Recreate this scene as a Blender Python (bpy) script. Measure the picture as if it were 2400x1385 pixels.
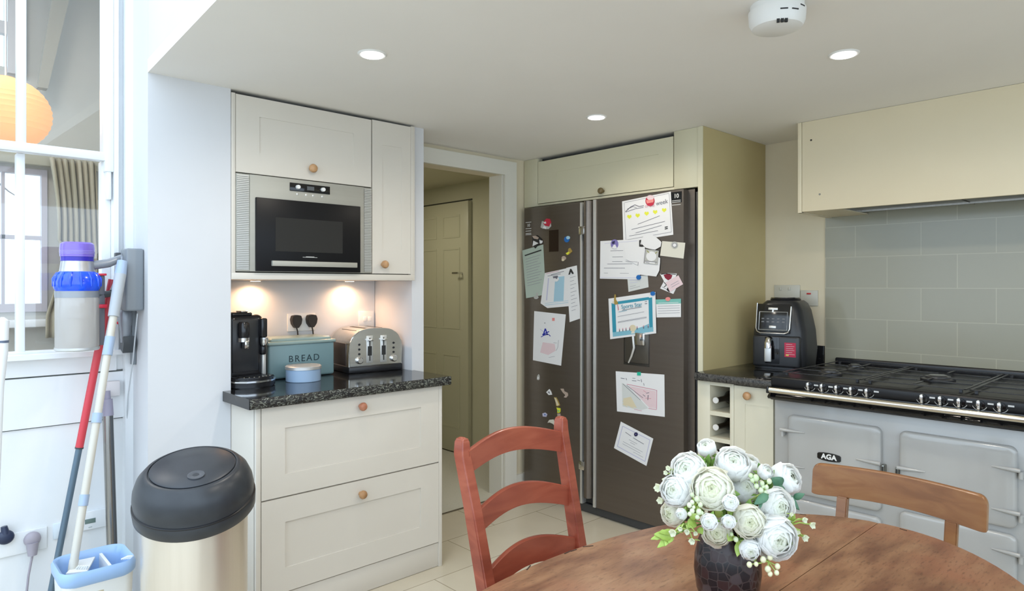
import bpy, bmesh, math, random
from mathutils import Vector, Matrix, noise
random.seed(7)
PI = math.pi
for o in list(bpy.data.objects): bpy.data.objects.remove(o)
scene = bpy.context.scene
C = scene.collection

# ------------------------------------------------------------------ camera, world, lights, exposure
CAMH = 1.32
cam_d = bpy.data.cameras.new('camera'); cam = bpy.data.objects.new('camera', cam_d); C.objects.link(cam)
cam_d.sensor_width = 36.0; cam_d.lens = 36.0 * 1560 / 2400; cam_d.clip_start = 0.02
cam_d.shift_y = -22.5 / 2400
cam.location = (0, 0, CAMH); cam.rotation_euler = (PI / 2, 0, math.radians(46.9))
scene.camera = cam
W = bpy.data.worlds.new('sky'); scene.world = W; W.use_nodes = True
bg = W.node_tree.nodes['Background']; bg.inputs[0].default_value = (0.70, 0.845, 1.0, 1); bg.inputs[1].default_value = 2.35
scene.view_settings.view_transform = 'Standard'; scene.view_settings.look = 'None'
scene.view_settings.gamma = 1; scene.view_settings.use_curve_mapping = False
scene.view_settings.exposure = 0.42

def lamp(name, kind, loc, energy, color=(1, .86, .68), size=.07, spot=None, rot=(0, 0, 0), blend=.6):
    d = bpy.data.lights.new(name, kind); d.energy = energy; d.color = color
    if kind == 'AREA': d.size = size
    else: d.shadow_soft_size = size
    if kind == 'SPOT': d.spot_size = spot; d.spot_blend = blend
    o = bpy.data.objects.new(name, d); o.location = loc; o.rotation_euler = rot; C.objects.link(o); return o

CZ = 2.125                                     # height of the kitchen ceiling
SPOTS = [(-2.02, 1.225), (-2.04, 2.46), (-0.90, 2.42)]
for x, y in SPOTS: lamp('downlight_bulb', 'SPOT', (x, y, CZ - .012), 13, (1, .90, .77), .035, math.radians(165))
lamp('far_room_fill', 'AREA', (-4.4, .1, 3.6), 22, (1, .93, .85), .6)  # fill lamp added to brighten the far room, no fitting there
lamp('hall_fill', 'AREA', (-4.2, 2.45, 2.12), 5, (1, .93, .78), .3)  # added fill for the dim hall, no lamp seen there
lamp('downlight_bulb', 'SPOT', (.25, 2.42, CZ - .012), 13, (1, .90, .77), .035, math.radians(165))
lamp('downlight_bulb', 'SPOT', (-.9, 1.225, CZ - .012), 13, (1, .90, .77), .035, math.radians(165))

# ------------------------------------------------------------------ materials
M = {}
def mat(key, col, rough=.5, metal=0.0, spec=None, coat=0, emit=None, estr=0, alpha=None):
    if key in M: return M[key]
    m = bpy.data.materials.new(key); m.use_nodes = True
    b = m.node_tree.nodes['Principled BSDF']
    b.inputs['Base Color'].default_value = (*col, 1); b.inputs['Roughness'].default_value = rough
    b.inputs['Metallic'].default_value = metal
    if spec is not None: b.inputs['Specular IOR Level'].default_value = spec
    if coat: b.inputs['Coat Weight'].default_value = coat; b.inputs['Coat Roughness'].default_value = .08
    if emit: b.inputs['Emission Color'].default_value = (*emit, 1); b.inputs['Emission Strength'].default_value = estr
    M[key] = m; return m
def nt(m): return m.node_tree.nodes, m.node_tree.links, m.node_tree.nodes['Principled BSDF']
def noisy(key, c1, c2, scale, rough=.5, stretch=(1, 1, 1), detail=6, lo=.35, hi=.65, metal=0, bump=0, dist=0, coat=0, rot=(0,0,0)):
    m = mat(key, c1, rough, metal, coat=coat); N, L, b = nt(m)
    tc = N.new('ShaderNodeTexCoord'); mp = N.new('ShaderNodeMapping'); mp.inputs['Scale'].default_value = stretch
    mp.inputs['Rotation'].default_value = rot
    nz = N.new('ShaderNodeTexNoise'); nz.inputs['Scale'].default_value = scale; nz.inputs['Detail'].default_value = detail
    nz.inputs['Distortion'].default_value = dist
    r = N.new('ShaderNodeValToRGB'); r.color_ramp.elements[0].position = lo; r.color_ramp.elements[1].position = hi
    r.color_ramp.elements[0].color = (*c1, 1); r.color_ramp.elements[1].color = (*c2, 1)
    L.new(tc.outputs['Object'], mp.inputs[0]); L.new(mp.outputs[0], nz.inputs[0]); L.new(nz.outputs[0], r.inputs[0])
    L.new(r.outputs[0], b.inputs['Base Color'])
    if bump:
        bp = N.new('ShaderNodeBump'); bp.inputs['Strength'].default_value = bump; bp.inputs['Distance'].default_value = .004
        L.new(nz.outputs[0], bp.inputs['Height']); L.new(bp.outputs[0], b.inputs['Normal'])
    return m
def emis(key, col, s): return mat(key, (0, 0, 0), 1, emit=col, estr=s)

wall_w = noisy('wall_paint_white', (.65, .655, .67), (.67, .675, .69), 3, .75)
wall_c = noisy('wall_paint_cream', (.70, .62, .45), (.73, .65, .48), 3, .75)
panel_shaded = noisy('panel_paint_shaded', (.52, .43, .215), (.545, .455, .235), 3, .55)  # cream paint of the end panel, its yellowish shade put into the colour
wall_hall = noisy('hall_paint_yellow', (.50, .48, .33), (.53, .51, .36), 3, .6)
wall_g = noisy('far_room_paint_grey', (.50, .50, .46), (.54, .53, .49), 2, .8)
ceil_m = noisy('ceiling_paint', (.86, .84, .80), (.88, .86, .82), 2, .8)
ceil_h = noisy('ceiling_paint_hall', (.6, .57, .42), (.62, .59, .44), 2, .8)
cab_m = noisy('cabinet_paint', (.67, .625, .55), (.69, .645, .57), 4, .42)
cab_in = mat('cabinet_gap_dark', (.05, .05, .035), .8)
gloss_w = noisy('white_gloss_paint', (.80, .82, .83), (.83, .84, .85), 4, .3)
white_pl = mat('white_plastic', (.80, .80, .78), .35)
black_pl = mat('black_plastic', (.012, .012, .014), .32)
black_gl = mat('black_gloss', (.006, .006, .007), .08)
black_mt = mat('black_matt', (.02, .02, .02), .7)
chrome = mat('chrome', (.72, .72, .72), .14, 1)
steel = noisy('brushed_steel', (.50, .49, .46), (.58, .57, .54), 60, .33, (1, 1, .04), metal=1)
steel_dk = noisy('fridge_steel', (.175, .150, .128), (.183, .158, .136), 60, .34, (.03, 1, 1), metal=.8)
steel_lt = mat('silver_trim', (.62, .62, .60), .35, .6)
knob_w = noisy('knob_wood', (.34, .17, .07), (.50, .29, .14), 30, .4, (1, 1, .3))
glass = mat('glass', (1, 1, 1), .02)
def make_glass(key, tint, gl):
    m = bpy.data.materials.new(key); m.use_nodes = True; N = m.node_tree.nodes; L = m.node_tree.links
    N.remove(N['Principled BSDF']); t = N.new('ShaderNodeBsdfTransparent'); t.inputs[0].default_value = (*tint, 1)
    g = N.new('ShaderNodeBsdfGlossy'); g.inputs['Roughness'].default_value = .02; mx = N.new('ShaderNodeMixShader')
    mx.inputs[0].default_value = gl
    L.new(t.outputs[0], mx.inputs[1]); L.new(g.outputs[0], mx.inputs[2]); L.new(mx.outputs[0], N['Material Output'].inputs[0])
    M[key] = m; return m
pane_m = make_glass('window_glass', (.97, .98, .98), .06)
clear_pl = make_glass('clear_bin_plastic', (.80, .78, .76), .10)
df = clear_pl.node_tree.nodes.new('ShaderNodeBsdfDiffuse'); df.inputs[0].default_value = (.78, .75, .72, 1); m2 = clear_pl.node_tree.nodes.new('ShaderNodeMixShader'); m2.inputs[0].default_value = .5
_o = clear_pl.node_tree.nodes['Material Output']; _p = _o.inputs[0].links[0].from_socket; clear_pl.node_tree.links.new(_p, m2.inputs[1]); clear_pl.node_tree.links.new(df.outputs[0], m2.inputs[2]); clear_pl.node_tree.links.new(m2.outputs[0], _o.inputs[0])

# granite worktop
gran = mat('granite_black', (.02, .02, .02), .09); N, L, b = nt(gran)
tc = N.new('ShaderNodeTexCoord'); v = N.new('ShaderNodeTexVoronoi'); v.inputs['Scale'].default_value = 110
nz = N.new('ShaderNodeTexNoise'); nz.inputs['Scale'].default_value = 45; nz.inputs['Detail'].default_value = 8; nz.inputs['Distortion'].default_value = 1.5
r = N.new('ShaderNodeValToRGB'); r.color_ramp.elements[0].position = .58; r.color_ramp.elements[0].color = (.010, .010, .011, 1)
r.color_ramp.elements[1].position = .85; r.color_ramp.elements[1].color = (.12, .13, .11, 1)
L.new(tc.outputs['Object'], v.inputs[0]); L.new(tc.outputs['Object'], nz.inputs[0]); L.new(nz.outputs[0], r.inputs[0])
L.new(r.outputs[0], b.inputs['Base Color'])

# floor tiles
flm = mat('floor_tile', (.6, .5, .4), .22); N, L, b = nt(flm)
tc = N.new('ShaderNodeTexCoord'); mp = N.new('ShaderNodeMapping'); mp.inputs['Rotation'].default_value = (0, 0, PI / 2)
mp.inputs['Location'].default_value = (-2.11 + .65 * 4, -.001 + 3.08 - .33, 0)
br = N.new('ShaderNodeTexBrick'); br.offset = .5; br.inputs['Scale'].default_value = 1; br.inputs['Brick Width'].default_value = .65
br.inputs['Row Height'].default_value = .325; br.inputs['Mortar Size'].default_value = .0022; br.inputs['Mortar Smooth'].default_value = .1
br.inputs['Color1'].default_value = (.64, .57, .44, 1); br.inputs['Color2'].default_value = (.67, .60, .47, 1); br.inputs['Mortar'].default_value = (.34, .29, .20, 1)
nz = N.new('ShaderNodeTexNoise'); nz.inputs['Scale'].default_value = 6; mx = N.new('ShaderNodeMix'); mx.data_type = 'RGBA'; mx.blend_type = 'MULTIPLY'; mx.inputs[0].default_value = .12
L.new(tc.outputs['Object'], mp.inputs[0]); L.new(mp.outputs[0], br.inputs[0]); L.new(tc.outputs['Object'], nz.inputs[0])
L.new(br.outputs[0], mx.inputs[6]); L.new(nz.outputs[0], mx.inputs[7]); L.new(mx.outputs[2], b.inputs['Base Color'])

# splashback tiles
spm = mat('splash_tile', (.5, .6, .55), .16); N, L, b = nt(spm)
tc = N.new('ShaderNodeTexCoord'); sx = N.new('ShaderNodeSeparateXYZ'); cb = N.new('ShaderNodeCombineXYZ'); ax = N.new('ShaderNodeMath'); ax.operation = 'ADD'; ax.inputs[1].default_value = 1.45 + .15
az = N.new('ShaderNodeMath'); az.operation = 'ADD'; az.inputs[1].default_value = -.989 + .160 * 6
br = N.new('ShaderNodeTexBrick'); br.offset = .5; br.inputs['Scale'].default_value = 1; br.inputs['Brick Width'].default_value = .30
br.inputs['Row Height'].default_value = .160; br.inputs['Mortar Size'].default_value = .0018; br.inputs['Mortar Smooth'].default_value = .2
br.inputs['Color1'].default_value = (.315, .305, .232, 1); br.inputs['Color2'].default_value = (.335, .325, .25, 1); br.inputs['Mortar'].default_value = (.43, .40, .30, 1)
L.new(tc.outputs['Object'], sx.inputs[0]); L.new(sx.outputs[0], ax.inputs[0]); L.new(sx.outputs[2], az.inputs[0]); L.new(ax.outputs[0], cb.inputs[0]); L.new(az.outputs[0], cb.inputs[1])
L.new(cb.outputs[0], br.inputs[0]); L.new(br.outputs[0], b.inputs['Base Color'])

def wood(key, c1, c2, c3, scale, stretch, rough=.35, rot=(0, 0, 0), lo=.3, hi=.7, coat=.15):
    m = mat(key, c1, rough, coat=coat); N, L, b = nt(m)
    tc = N.new('ShaderNodeTexCoord'); mp = N.new('ShaderNodeMapping'); mp.inputs['Scale'].default_value = stretch; mp.inputs['Rotation'].default_value = rot
    n1 = N.new('ShaderNodeTexNoise'); n1.inputs['Scale'].default_value = scale; n1.inputs['Detail'].default_value = 9; n1.inputs['Distortion'].default_value = 1.2
    n2 = N.new('ShaderNodeTexNoise'); n2.inputs['Scale'].default_value = scale * .35; n2.inputs['Detail'].default_value = 3
    r = N.new('ShaderNodeValToRGB'); e = r.color_ramp.elements; e[0].position = lo; e[0].color = (*c1, 1); e[1].position = hi; e[1].color = (*c3, 1)
    e2 = e.new((lo + hi) / 2); e2.color = (*c2, 1)
    mx = N.new('ShaderNodeMath'); mx.operation = 'ADD'; mh = N.new('ShaderNodeMath'); mh.operation = 'MULTIPLY'; mh.inputs[1].default_value = .5
    L.new(tc.outputs['Object'], mp.inputs[0]); L.new(mp.outputs[0], n1.inputs[0]); L.new(tc.outputs['Object'], n2.inputs[0])
    L.new(n1.outputs[0], mx.inputs[0]); L.new(n2.outputs[0], mx.inputs[1]); L.new(mx.outputs[0], mh.inputs[0]); L.new(mh.outputs[0], r.inputs[0])
    L.new(r.outputs[0], b.inputs['Base Color']); return m
wood_red = wood('red_stained_wood', (0.212, 0.039, 0.02), (0.294, 0.063, 0.033), (0.368, 0.093, 0.05), 7, (1, .5, 3), .33, lo=.38, hi=.62)
wood_or = wood('orange_pine', (0.192, 0.074, 0.024), (0.248, 0.104, 0.036), (0.296, 0.137, 0.051), 10, (.6, 3, 3), .33, lo=.38, hi=.62)
wood_tab = wood('worn_table_wood', (0.147, 0.055, 0.026), (0.257, 0.122, 0.059), (0.332, 0.181, 0.094), 9, (3.2, .7, 1), .30, rot=(0, 0, -.2), lo=.40, hi=.60, coat=.25)
N, L, b = nt(wood_tab)
for n_ in N:
    if n_.type == 'TEX_NOISE': n_.inputs['Distortion'].default_value = .15
tc = N.new('ShaderNodeTexCoord'); n3 = N.new('ShaderNodeTexNoise'); n3.inputs['Scale'].default_value = 3.2; n3.inputs['Detail'].default_value = 4
r3 = N.new('ShaderNodeValToRGB'); r3.color_ramp.elements[0].position = .46; r3.color_ramp.elements[0].color = (0, 0, 0, 1); r3.color_ramp.elements[1].position = .60; r3.color_ramp.elements[1].color = (.75, .75, .75, 1)
m3 = N.new('ShaderNodeMix'); m3.data_type = 'RGBA'; m3.inputs[7].default_value = (.26, .088, .042, 1)
mp4 = N.new('ShaderNodeMapping'); mp4.inputs['Scale'].default_value = (3.5, .8, 1); n4 = N.new('ShaderNodeTexNoise'); n4.inputs['Scale'].default_value = 60; n4.inputs['Detail'].default_value = 5
r4 = N.new('ShaderNodeValToRGB'); r4.color_ramp.elements[0].position = .30; r4.color_ramp.elements[0].color = (.62, .56, .54, 1); r4.color_ramp.elements[1].position = .46; r4.color_ramp.elements[1].color = (1, 1, 1, 1)
m4 = N.new('ShaderNodeMix'); m4.data_type = 'RGBA'; m4.blend_type = 'MULTIPLY'; m4.inputs[0].default_value = 1
src = b.inputs['Base Color'].links[0].from_socket
L.new(tc.outputs['Object'], n3.inputs[0]); L.new(n3.outputs[0], r3.inputs[0]); L.new(r3.outputs[0], m3.inputs[0]); L.new(src, m3.inputs[6])
L.new(tc.outputs['Object'], mp4.inputs[0]); L.new(mp4.outputs[0], n4.inputs[0]); L.new(n4.outputs[0], r4.inputs[0]); L.new(m3.outputs[2], m4.inputs[6]); L.new(r4.outputs[0], m4.inputs[7]); L.new(m4.outputs[2], b.inputs['Base Color'])

enamel = noisy('aga_enamel', (.395, .392, .375), (.415, .412, .395), 3, .16, coat=.4)

# ------------------------------------------------------------------ geometry helpers
SA, CA = math.sin(math.radians(46.9)), math.cos(math.radians(46.9))
def ray(u, v): k = (u - 1200) / 1560; return Vector((-SA + CA * k, CA + SA * k, (670 - v) / 1560))
def on(u, v, axis, val):                                # point where a sight line meets the real plane axis = val
    q = ray(u, v); o = Vector((0, 0, CAMH)); return o + q * ((val - o[axis]) / q[axis])
def at(u, v, d): return Vector((0, 0, CAMH)) + ray(u, v) * d

class MB:
    def __init__(s): s.b = bmesh.new(); s.mi = 0; s.mats = []
    def use(s, m):
        if m not in s.mats: s.mats.append(m)
        s.mi = s.mats.index(m); return s
    def _mark(s, geom):
        for f in geom: f.material_index = s.mi
    def box(s, x0, x1, y0, y1, z0, z1, r=0, seg=2, mtx=None):
        t = bmesh.new(); g = bmesh.ops.create_cube(t, size=1)
        for v in t.verts: v.co = Vector(((x0 + x1) / 2 + v.co.x * (x1 - x0), (y0 + y1) / 2 + v.co.y * (y1 - y0), (z0 + z1) / 2 + v.co.z * (z1 - z0)))
        if r: bmesh.ops.bevel(t, geom=list(t.edges), offset=r, segments=seg, profile=.5, affect='EDGES')
        s.merge(t, mtx); return s
    def merge(s, t, mtx=None, keep=False):
        if mtx is not None: bmesh.ops.transform(t, matrix=mtx, verts=t.verts)
        vm = {}
        for v in t.verts: vm[v] = s.b.verts.new(v.co)
        for f in t.faces:
            try: nf = s.b.faces.new([vm[v] for v in f.verts]); nf.material_index = f.material_index if keep else s.mi
            except ValueError: pass
        t.free(); return s
    def prism(s, pts, a, bb):                           # polygon pts (list of Vector) extruded by vector bb from offset a
        a = Vector(a); bb = Vector(bb); n = len(pts)
        lo = [s.b.verts.new(Vector(p) + a) for p in pts]; hi = [s.b.verts.new(Vector(p) + a + bb) for p in pts]
        fs = [s.b.faces.new(lo[::-1]), s.b.faces.new(hi)]
        for i in range(n): fs.append(s.b.faces.new((lo[i], lo[(i + 1) % n], hi[(i + 1) % n], hi[i])))
        s._mark(fs); return s
    def tube(s, pts, rad, seg=12, caps=True, sx=1.0):
        pts = [Vector(p) for p in pts]; n = len(pts); rad = rad if isinstance(rad, (list, tuple)) else [rad] * n
        up = None; rings = []
        for i, p in enumerate(pts):
            t = (pts[min(i + 1, n - 1)] - pts[max(i - 1, 0)]).normalized()
            if up is None: up = Vector((0, 0, 1)) if abs(t.z) < .9 else Vector((1, 0, 0))
            a = t.cross(up).normalized(); up2 = a.cross(t).normalized(); up = up2
            rings.append([s.b.verts.new(p + (a * math.cos(k * 2 * PI / seg) * sx + up2 * math.sin(k * 2 * PI / seg)) * rad[i]) for k in range(seg)])
        fs = []
        for i in range(n - 1):
            for k in range(seg):
                fs.append(s.b.faces.new((rings[i][k], rings[i][(k + 1) % seg], rings[i + 1][(k + 1) % seg], rings[i + 1][k])))
        if caps: fs.append(s.b.faces.new(rings[0][::-1])); fs.append(s.b.faces.new(rings[-1]))
        s._mark(fs); return s
    def lathe(s, prof, cx=0, cy=0, seg=32, sx=1, sy=1, mtx=None):
        t = bmesh.new(); rings = []
        for r, z in prof:
            if r <= 1e-6: rings.append([t.verts.new((cx, cy, z))])
            else: rings.append([t.verts.new((cx + r * sx * math.cos(k * 2 * PI / seg), cy + r * sy * math.sin(k * 2 * PI / seg), z)) for k in range(seg)])
        for i in range(len(rings) - 1):
            a, c = rings[i], rings[i + 1]
            for k in range(seg):
                k2 = (k + 1) % seg
                if len(a) == 1 and len(c) == 1: continue
                if len(a) == 1: t.faces.new((a[0], c[k2], c[k]))
                elif len(c) == 1: t.faces.new((a[k], a[k2], c[0]))
                else: t.faces.new((a[k], a[k2], c[k2], c[k]))
        if len(rings[0]) > 1: t.faces.new(rings[0][::-1])
        if len(rings[-1]) > 1: t.faces.new(rings[-1])
        s.merge(t, mtx); return s
    def ball(s, c, r, seg=12, sc=(1, 1, 1)):
        t = bmesh.new(); bmesh.ops.create_uvsphere(t, u_segments=seg, v_segments=max(6, seg * 2 // 3), radius=1)
        s.merge(t, Matrix.Translation(Vector(c)) @ Matrix.Diagonal((r * sc[0], r * sc[1], r * sc[2], 1))); return s
    def text(s, txt, size, mtx, depth=.0006, sp=1.0, bold=0):
        cu = bpy.data.curves.new('t', 'FONT'); cu.body = txt; cu.size = size; cu.extrude = depth; cu.align_x = 'CENTER'; cu.align_y = 'CENTER'
        cu.space_character = sp; cu.resolution_u = 4; cu.offset = bold
        o = bpy.data.objects.new('t', cu); C.objects.link(o); dg = bpy.context.evaluated_depsgraph_get(); dg.update()
        me = bpy.data.meshes.new_from_object(o.evaluated_get(dg)); bpy.data.objects.remove(o); bpy.data.curves.remove(cu)
        t = bmesh.new(); t.from_mesh(me); bpy.data.meshes.remove(me); s.merge(t, mtx); return s
    def build(s, name, m=None, parent=None, smooth=32, local=False, kind=None):
        bmesh.ops.recalc_face_normals(s.b, faces=s.b.faces)
        me = bpy.data.meshes.new(name)
        if parent is not None and not local:
            mw = Matrix.LocRotScale(parent.location, parent.rotation_euler, None)
            if parent.parent is not None: mw = Matrix.LocRotScale(parent.parent.location, parent.parent.rotation_euler, None) @ mw
            bmesh.ops.transform(s.b, matrix=mw.inverted(), verts=s.b.verts)
        s.b.to_mesh(me); s.b.free()
        for mm in (s.mats or [m]): me.materials.append(mm)
        for p in me.polygons: p.use_smooth = True
        me.set_sharp_from_angle(angle=math.radians(smooth))
        o = bpy.data.objects.new(name, me); C.objects.link(o)
        if parent is not None: o.parent = parent
        if kind: o['kind'] = kind
        return o
def thing(name, label, cat, loc=(0, 0, 0), rotz=0, group=None, rot=None):
    o = bpy.data.objects.new(name, None); C.objects.link(o); o.empty_display_size = .05
    o.location = loc; o.rotation_euler = rot or (0, 0, rotz); o['label'] = label; o['category'] = cat
    if group: o['group'] = group
    return o
def tag(o, label, cat, group=None):
    o['label'] = label; o['category'] = cat
    if group: o['group'] = group
    return o
def box(name, m, x0, x1, y0, y1, z0, z1, parent=None, r=0, kind=None, seg=2, local=False):
    return MB().box(x0, x1, y0, y1, z0, z1, r, seg).build(name, m, parent, kind=kind, local=local)
def S(name, m, x0, x1, y0, y1, z0, z1): return box(name, m, x0, x1, y0, y1, z0, z1, kind='structure')
def copy_tree(o, parent=None, shift=None):
    c = o.copy(); C.objects.link(c)
    if parent is not None: c.parent = parent
    for ch in list(o.children): copy_tree(ch, c)
    return c

# ------------------------------------------------------------------ the setting
FZ = 0.0
S('floor', flm, -3.08, 2.2, -3.2, 3.66, -.06, 0)
hall_fl = noisy('hall_carpet', (.56, .55, .47), (.60, .58, .50), 90, .9)
S('trim_1', mat('threshold_dark', (.10, .08, .05), .5), -3.092, -3.08, 2.0, 2.81, -.06, .003)
S('floor_hall', hall_fl, -6.0, -3.092, 1.95, 3.3, -.06, 0)
# kitchen ceiling (its front edge is the bulkhead)
mb = MB(); mb.prism([(-2.77, .712, 0), (2.0, .49, 0), (2.0, 3.8, 0), (-3.3, 3.8, 0), (-3.3, 1.0, 0), (-2.77, 1.0, 0)], (0, 0, CZ), (0, 0, .05))
mb.build('ceiling', ceil_m, kind='structure')
mb = MB(); mb.prism([(-2.77, .7125, 0), (2.2, .485, 0), (2.2, .70, 0), (-2.77, .92, 0)], (0, 0, CZ + .05), (0, 0, 1.575)); mb.build('wall_upper_bulkhead', wall_w, kind='structure')
# pier between the window and the cupboards, alcove, nib wall
S('wall_pier', wall_w, -3.30, -2.77, .712, 1.019, 0, 3.75)
S('wall_alcove_back', wall_w, -3.32, -3.15, 1.019, 1.925, 0, CZ)
S('wall_nib', wall_w, -3.32, -2.80, 1.928, 2.0, 0, CZ)
# wall with the doorway
S('wall_doorway_right', wall_c, -3.20, -3.08, 2.81, 3.66, 0, CZ)
S('wall_doorway_head', wall_c, -3.20, -3.08, 2.0, 2.81, 2.015, CZ)
arch = mat('architrave_paint', (.74, .72, .64), .4)
S('trim_3', arch, -3.08, -3.055, 2.80, 2.90, 0, 2.10)
S('trim_4', arch, -3.08, -3.055, 2.0, 2.80, 2.012, 2.10)
S('trim_5', arch, -3.20, -3.08, 2.795, 2.812, 0, 2.03)
S('baseboard_doorway', arch, -3.08, -3.062, 2.90, 3.0, 0, .12)
# hall beyond
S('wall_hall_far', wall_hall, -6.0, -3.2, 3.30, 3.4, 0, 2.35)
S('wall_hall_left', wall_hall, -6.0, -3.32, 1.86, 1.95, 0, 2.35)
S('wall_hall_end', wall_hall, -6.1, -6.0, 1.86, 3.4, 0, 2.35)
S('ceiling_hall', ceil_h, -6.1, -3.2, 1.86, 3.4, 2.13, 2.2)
hd = thing('door_1', 'cream panelled door at the end of the hall seen through the doorway', 'door', (-4.33, 3.30, 0)); del hd['label']; del hd['category']; hd['kind'] = 'structure'
mb = MB(); X0, X1, Y = -4.70, -3.98, 3.30
dm = mat('hall_door_paint', (.51, .49, .34), .3)
mb.box(X0, X1, Y - .04, Y - .002, .01, 1.98, .003)
for (a, c_) in ((X0 + .10, X0 + .32), (X0 + .40, X0 + .62)):
    for (z0, z1) in ((.2, .78), (.98, 1.62), (1.70, 1.88)):
        mb.box(a, c_, Y - .043, Y - .035, z0, z0 + .015); mb.box(a, c_, Y - .043, Y - .035, z1 - .015, z1)
        mb.box(a, a + .015, Y - .043, Y - .035, z0 + .015, z1 - .015); mb.box(c_ - .015, c_, Y - .043, Y - .035, z0 + .015, z1 - .015)
mb.build('door_leaf', dm, hd)
MB().use(chrome).tube([(X1 - .07, Y - .04, 1.42), (X1 - .07, Y - .085, 1.42), (X1 - .13, Y - .09, 1.42)], .008).build('door_handle', chrome, hd)
MB().box(X0 - .004, X1 + .004, Y - .006, Y - .001, 1.985, 1.997).build('door_gap', cab_in, hd)
S('wall_back', wall_c, -3.2, 2.2, 3.655, 3.8, 0, CZ)
S('wall_right', wall_w, 2.0, 2.2, .6, 3.8, 0, .9)  # unseen wall, lowered to let extra sky light into the kitchen
S('wall_right_end', wall_w, 2.0, 2.2, 3.0, 3.8, .9, CZ)
# window wall (old outside wall of the house), with the sash window opening
XW = -3.02
S('wall_left_lower', gloss_w, -3.2, XW, -3.2, .712, 0, 1.05)
S('wall_left_pillar', gloss_w, -3.2, XW, .645, .712, 1.05, 3.75)
S('wall_left_front', gloss_w, -3.2, XW, -3.2, -.38, 1.05, 3.75)
S('wall_left_top', gloss_w, -3.2, XW, -.38, .645, 3.0, 3.75)
groove = mat('panel_groove', (.12, .13, .12), .8)
S('trim_6', gloss_w, XW, XW + .012, -.45, .66, .985, 1.05)
S('trim_7', gloss_w, XW, XW + .010, -3.2, .70, .795, .979)
S('trim_15', groove, XW, XW + .004, -3.2, .70, .978, .986)
S('trim_16', groove, XW, XW + .003, -3.2, .70, .791, .796)
S('trim_8', gloss_w, XW, XW + .055, -.45, .705, 1.05, 1.068)
S('trim_9', gloss_w, XW, XW + .03, .648, .664, 1.068, 3.2)
S('trim_10', gloss_w, XW, XW + .045, .684, .712, .0, 3.4)
# sash window
wn = thing('window_1', '', 'window', (-3.06, .1, 1.065)); del wn['label']; del wn['category']; wn['kind'] = 'structure'
mb = MB()
mb.box(-3.09, -3.03, .614, .645, 1.065, 1.815, .003).box(-3.09, -3.03, -.38, -.34, 1.065, 1.83, .003)
mb.box(-3.088, -3.032, -.379, .644, 1.05, 1.0755, .003).box(-3.085, -3.035, .342, .368, 1.07, 1.81, .003)
# little horn at the foot of the upper sash
mb.build('lower_sash', gloss_w, wn)
mb = MB()
mb.box(-3.05, -2.995, .618, .648, 1.77, 3.0, .003).box(-3.05, -2.995, -.38, -.34, 1.81, 3.0, .003)
mb.box(-3.048, -2.997, -.379, .6465, 1.8115, 1.845, .003).box(-3.045, -3.0, .340, .368, 1.84, 3.0, .003)
mb.box(-3.048, -2.997, -.379, .6465, 2.96, 2.999, .003)
mb.box(-3.045, -3.0, .625, .642, 1.66, 1.80, .006)
mb.build('upper_sash', gloss_w, wn)
MB().box(-3.062, -3.058, -.34, .614, 1.075, 1.815).build('lower_pane', pane_m, wn)
MB().box(-3.024, -3.020, -.34, .62, 1.845, 2.96).build('upper_pane', pane_m, wn)
S('window_2', gloss_w, -3.195, -3.094, .640, .6445, 1.051, 2.99)
# ---- room behind the sash window
S('floor_far_room', noisy('far_floor', (.35, .26, .18), (.4, .3, .2), 6, .5), -6.2, -3.2, -3.2, 1.86, -.06, 0)
S('wall_far_right', wall_g, -6.2, -3.35, 1.40, 1.5, 0, 3.9)
S('wall_far_1', wall_g, -6.2, -6.0, -3.2, 1.5, 0, 1.13)
S('wall_far_2', wall_g, -6.2, -6.0, .86, 1.5, 1.13, 3.9)
S('wall_far_3', wall_g, -6.2, -6.0, -3.2, .86, 2.18, 2.90)
S('wall_far_4', wall_g, -6.2, -6.0, .62, .86, 2.90, 3.9)
S('wall_far_5', wall_g, -6.2, -6.0, -3.2, -.5, 1.13, 3.9)
S('trim_11', mat('far_frame', (.55, .54, .55), .5), -6.03, -5.97, -.5, .70, 3.13, 3.22)
S('trim_12', M['far_frame'], -6.03, -5.95, .62, .73, 2.85, 3.9)
mb = MB().prism([(-5.9, .93, 3.9), (-5.9, 1.06, 3.9), (-5.9, .84, 2.75), (-5.9, .78, 2.75)], (0, 0, 0), (.08, 0, 0)); mb.build('trim_13', mat('far_shadow_tone', (.36, .34, .28), .6), kind='structure')  # slanted dark bar standing in for a diagonal shadow on the far wall
S('ceiling_far_room', wall_g, -6.2, -3.2, -.9, 1.5, 3.8, 3.9)  # stops short: unseen roof opening added for more light in the far room
wf = thing('window_3', '', 'window', (-6.0, .2, 1.13)); del wf['label']; del wf['category']; wf['kind'] = 'structure'
fr_m = mat('far_window_frame', (.50, .47, .52), .5)
mb = MB().box(-6.05, -5.98, .825, .86, 1.13, 2.18).box(-6.05, -5.982, -.5, .825, 1.13, 1.19).box(-6.05, -5.982, -.5, .825, 2.14, 2.18)
mb.box(-6.05, -6.0, .59, .61, 1.19, 2.15).box(-6.05, -6.0, .24, .26, 1.19, 2.15).box(-6.05, -6.0, -.5, .83, 1.66, 1.69)
mb.build('window_frame', fr_m, wf)
MB().box(-6.04, -5.90, -.55, .90, 1.02, 1.075, .008).build('window_sill', gloss_w, wf)
MB().box(-6.03, -6.025, -.5, .83, 1.19, 2.14).build('pane', pane_m, wf)
mb = MB().box(-5.96, -5.9, -.6, 1.25, 2.20, 2.29, .01); tag(mb.build('curtain_pelmet', mat('pelmet', (.42, .41, .33), .8)), 'beige pelmet board above the far room window', 'pelmet')
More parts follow.
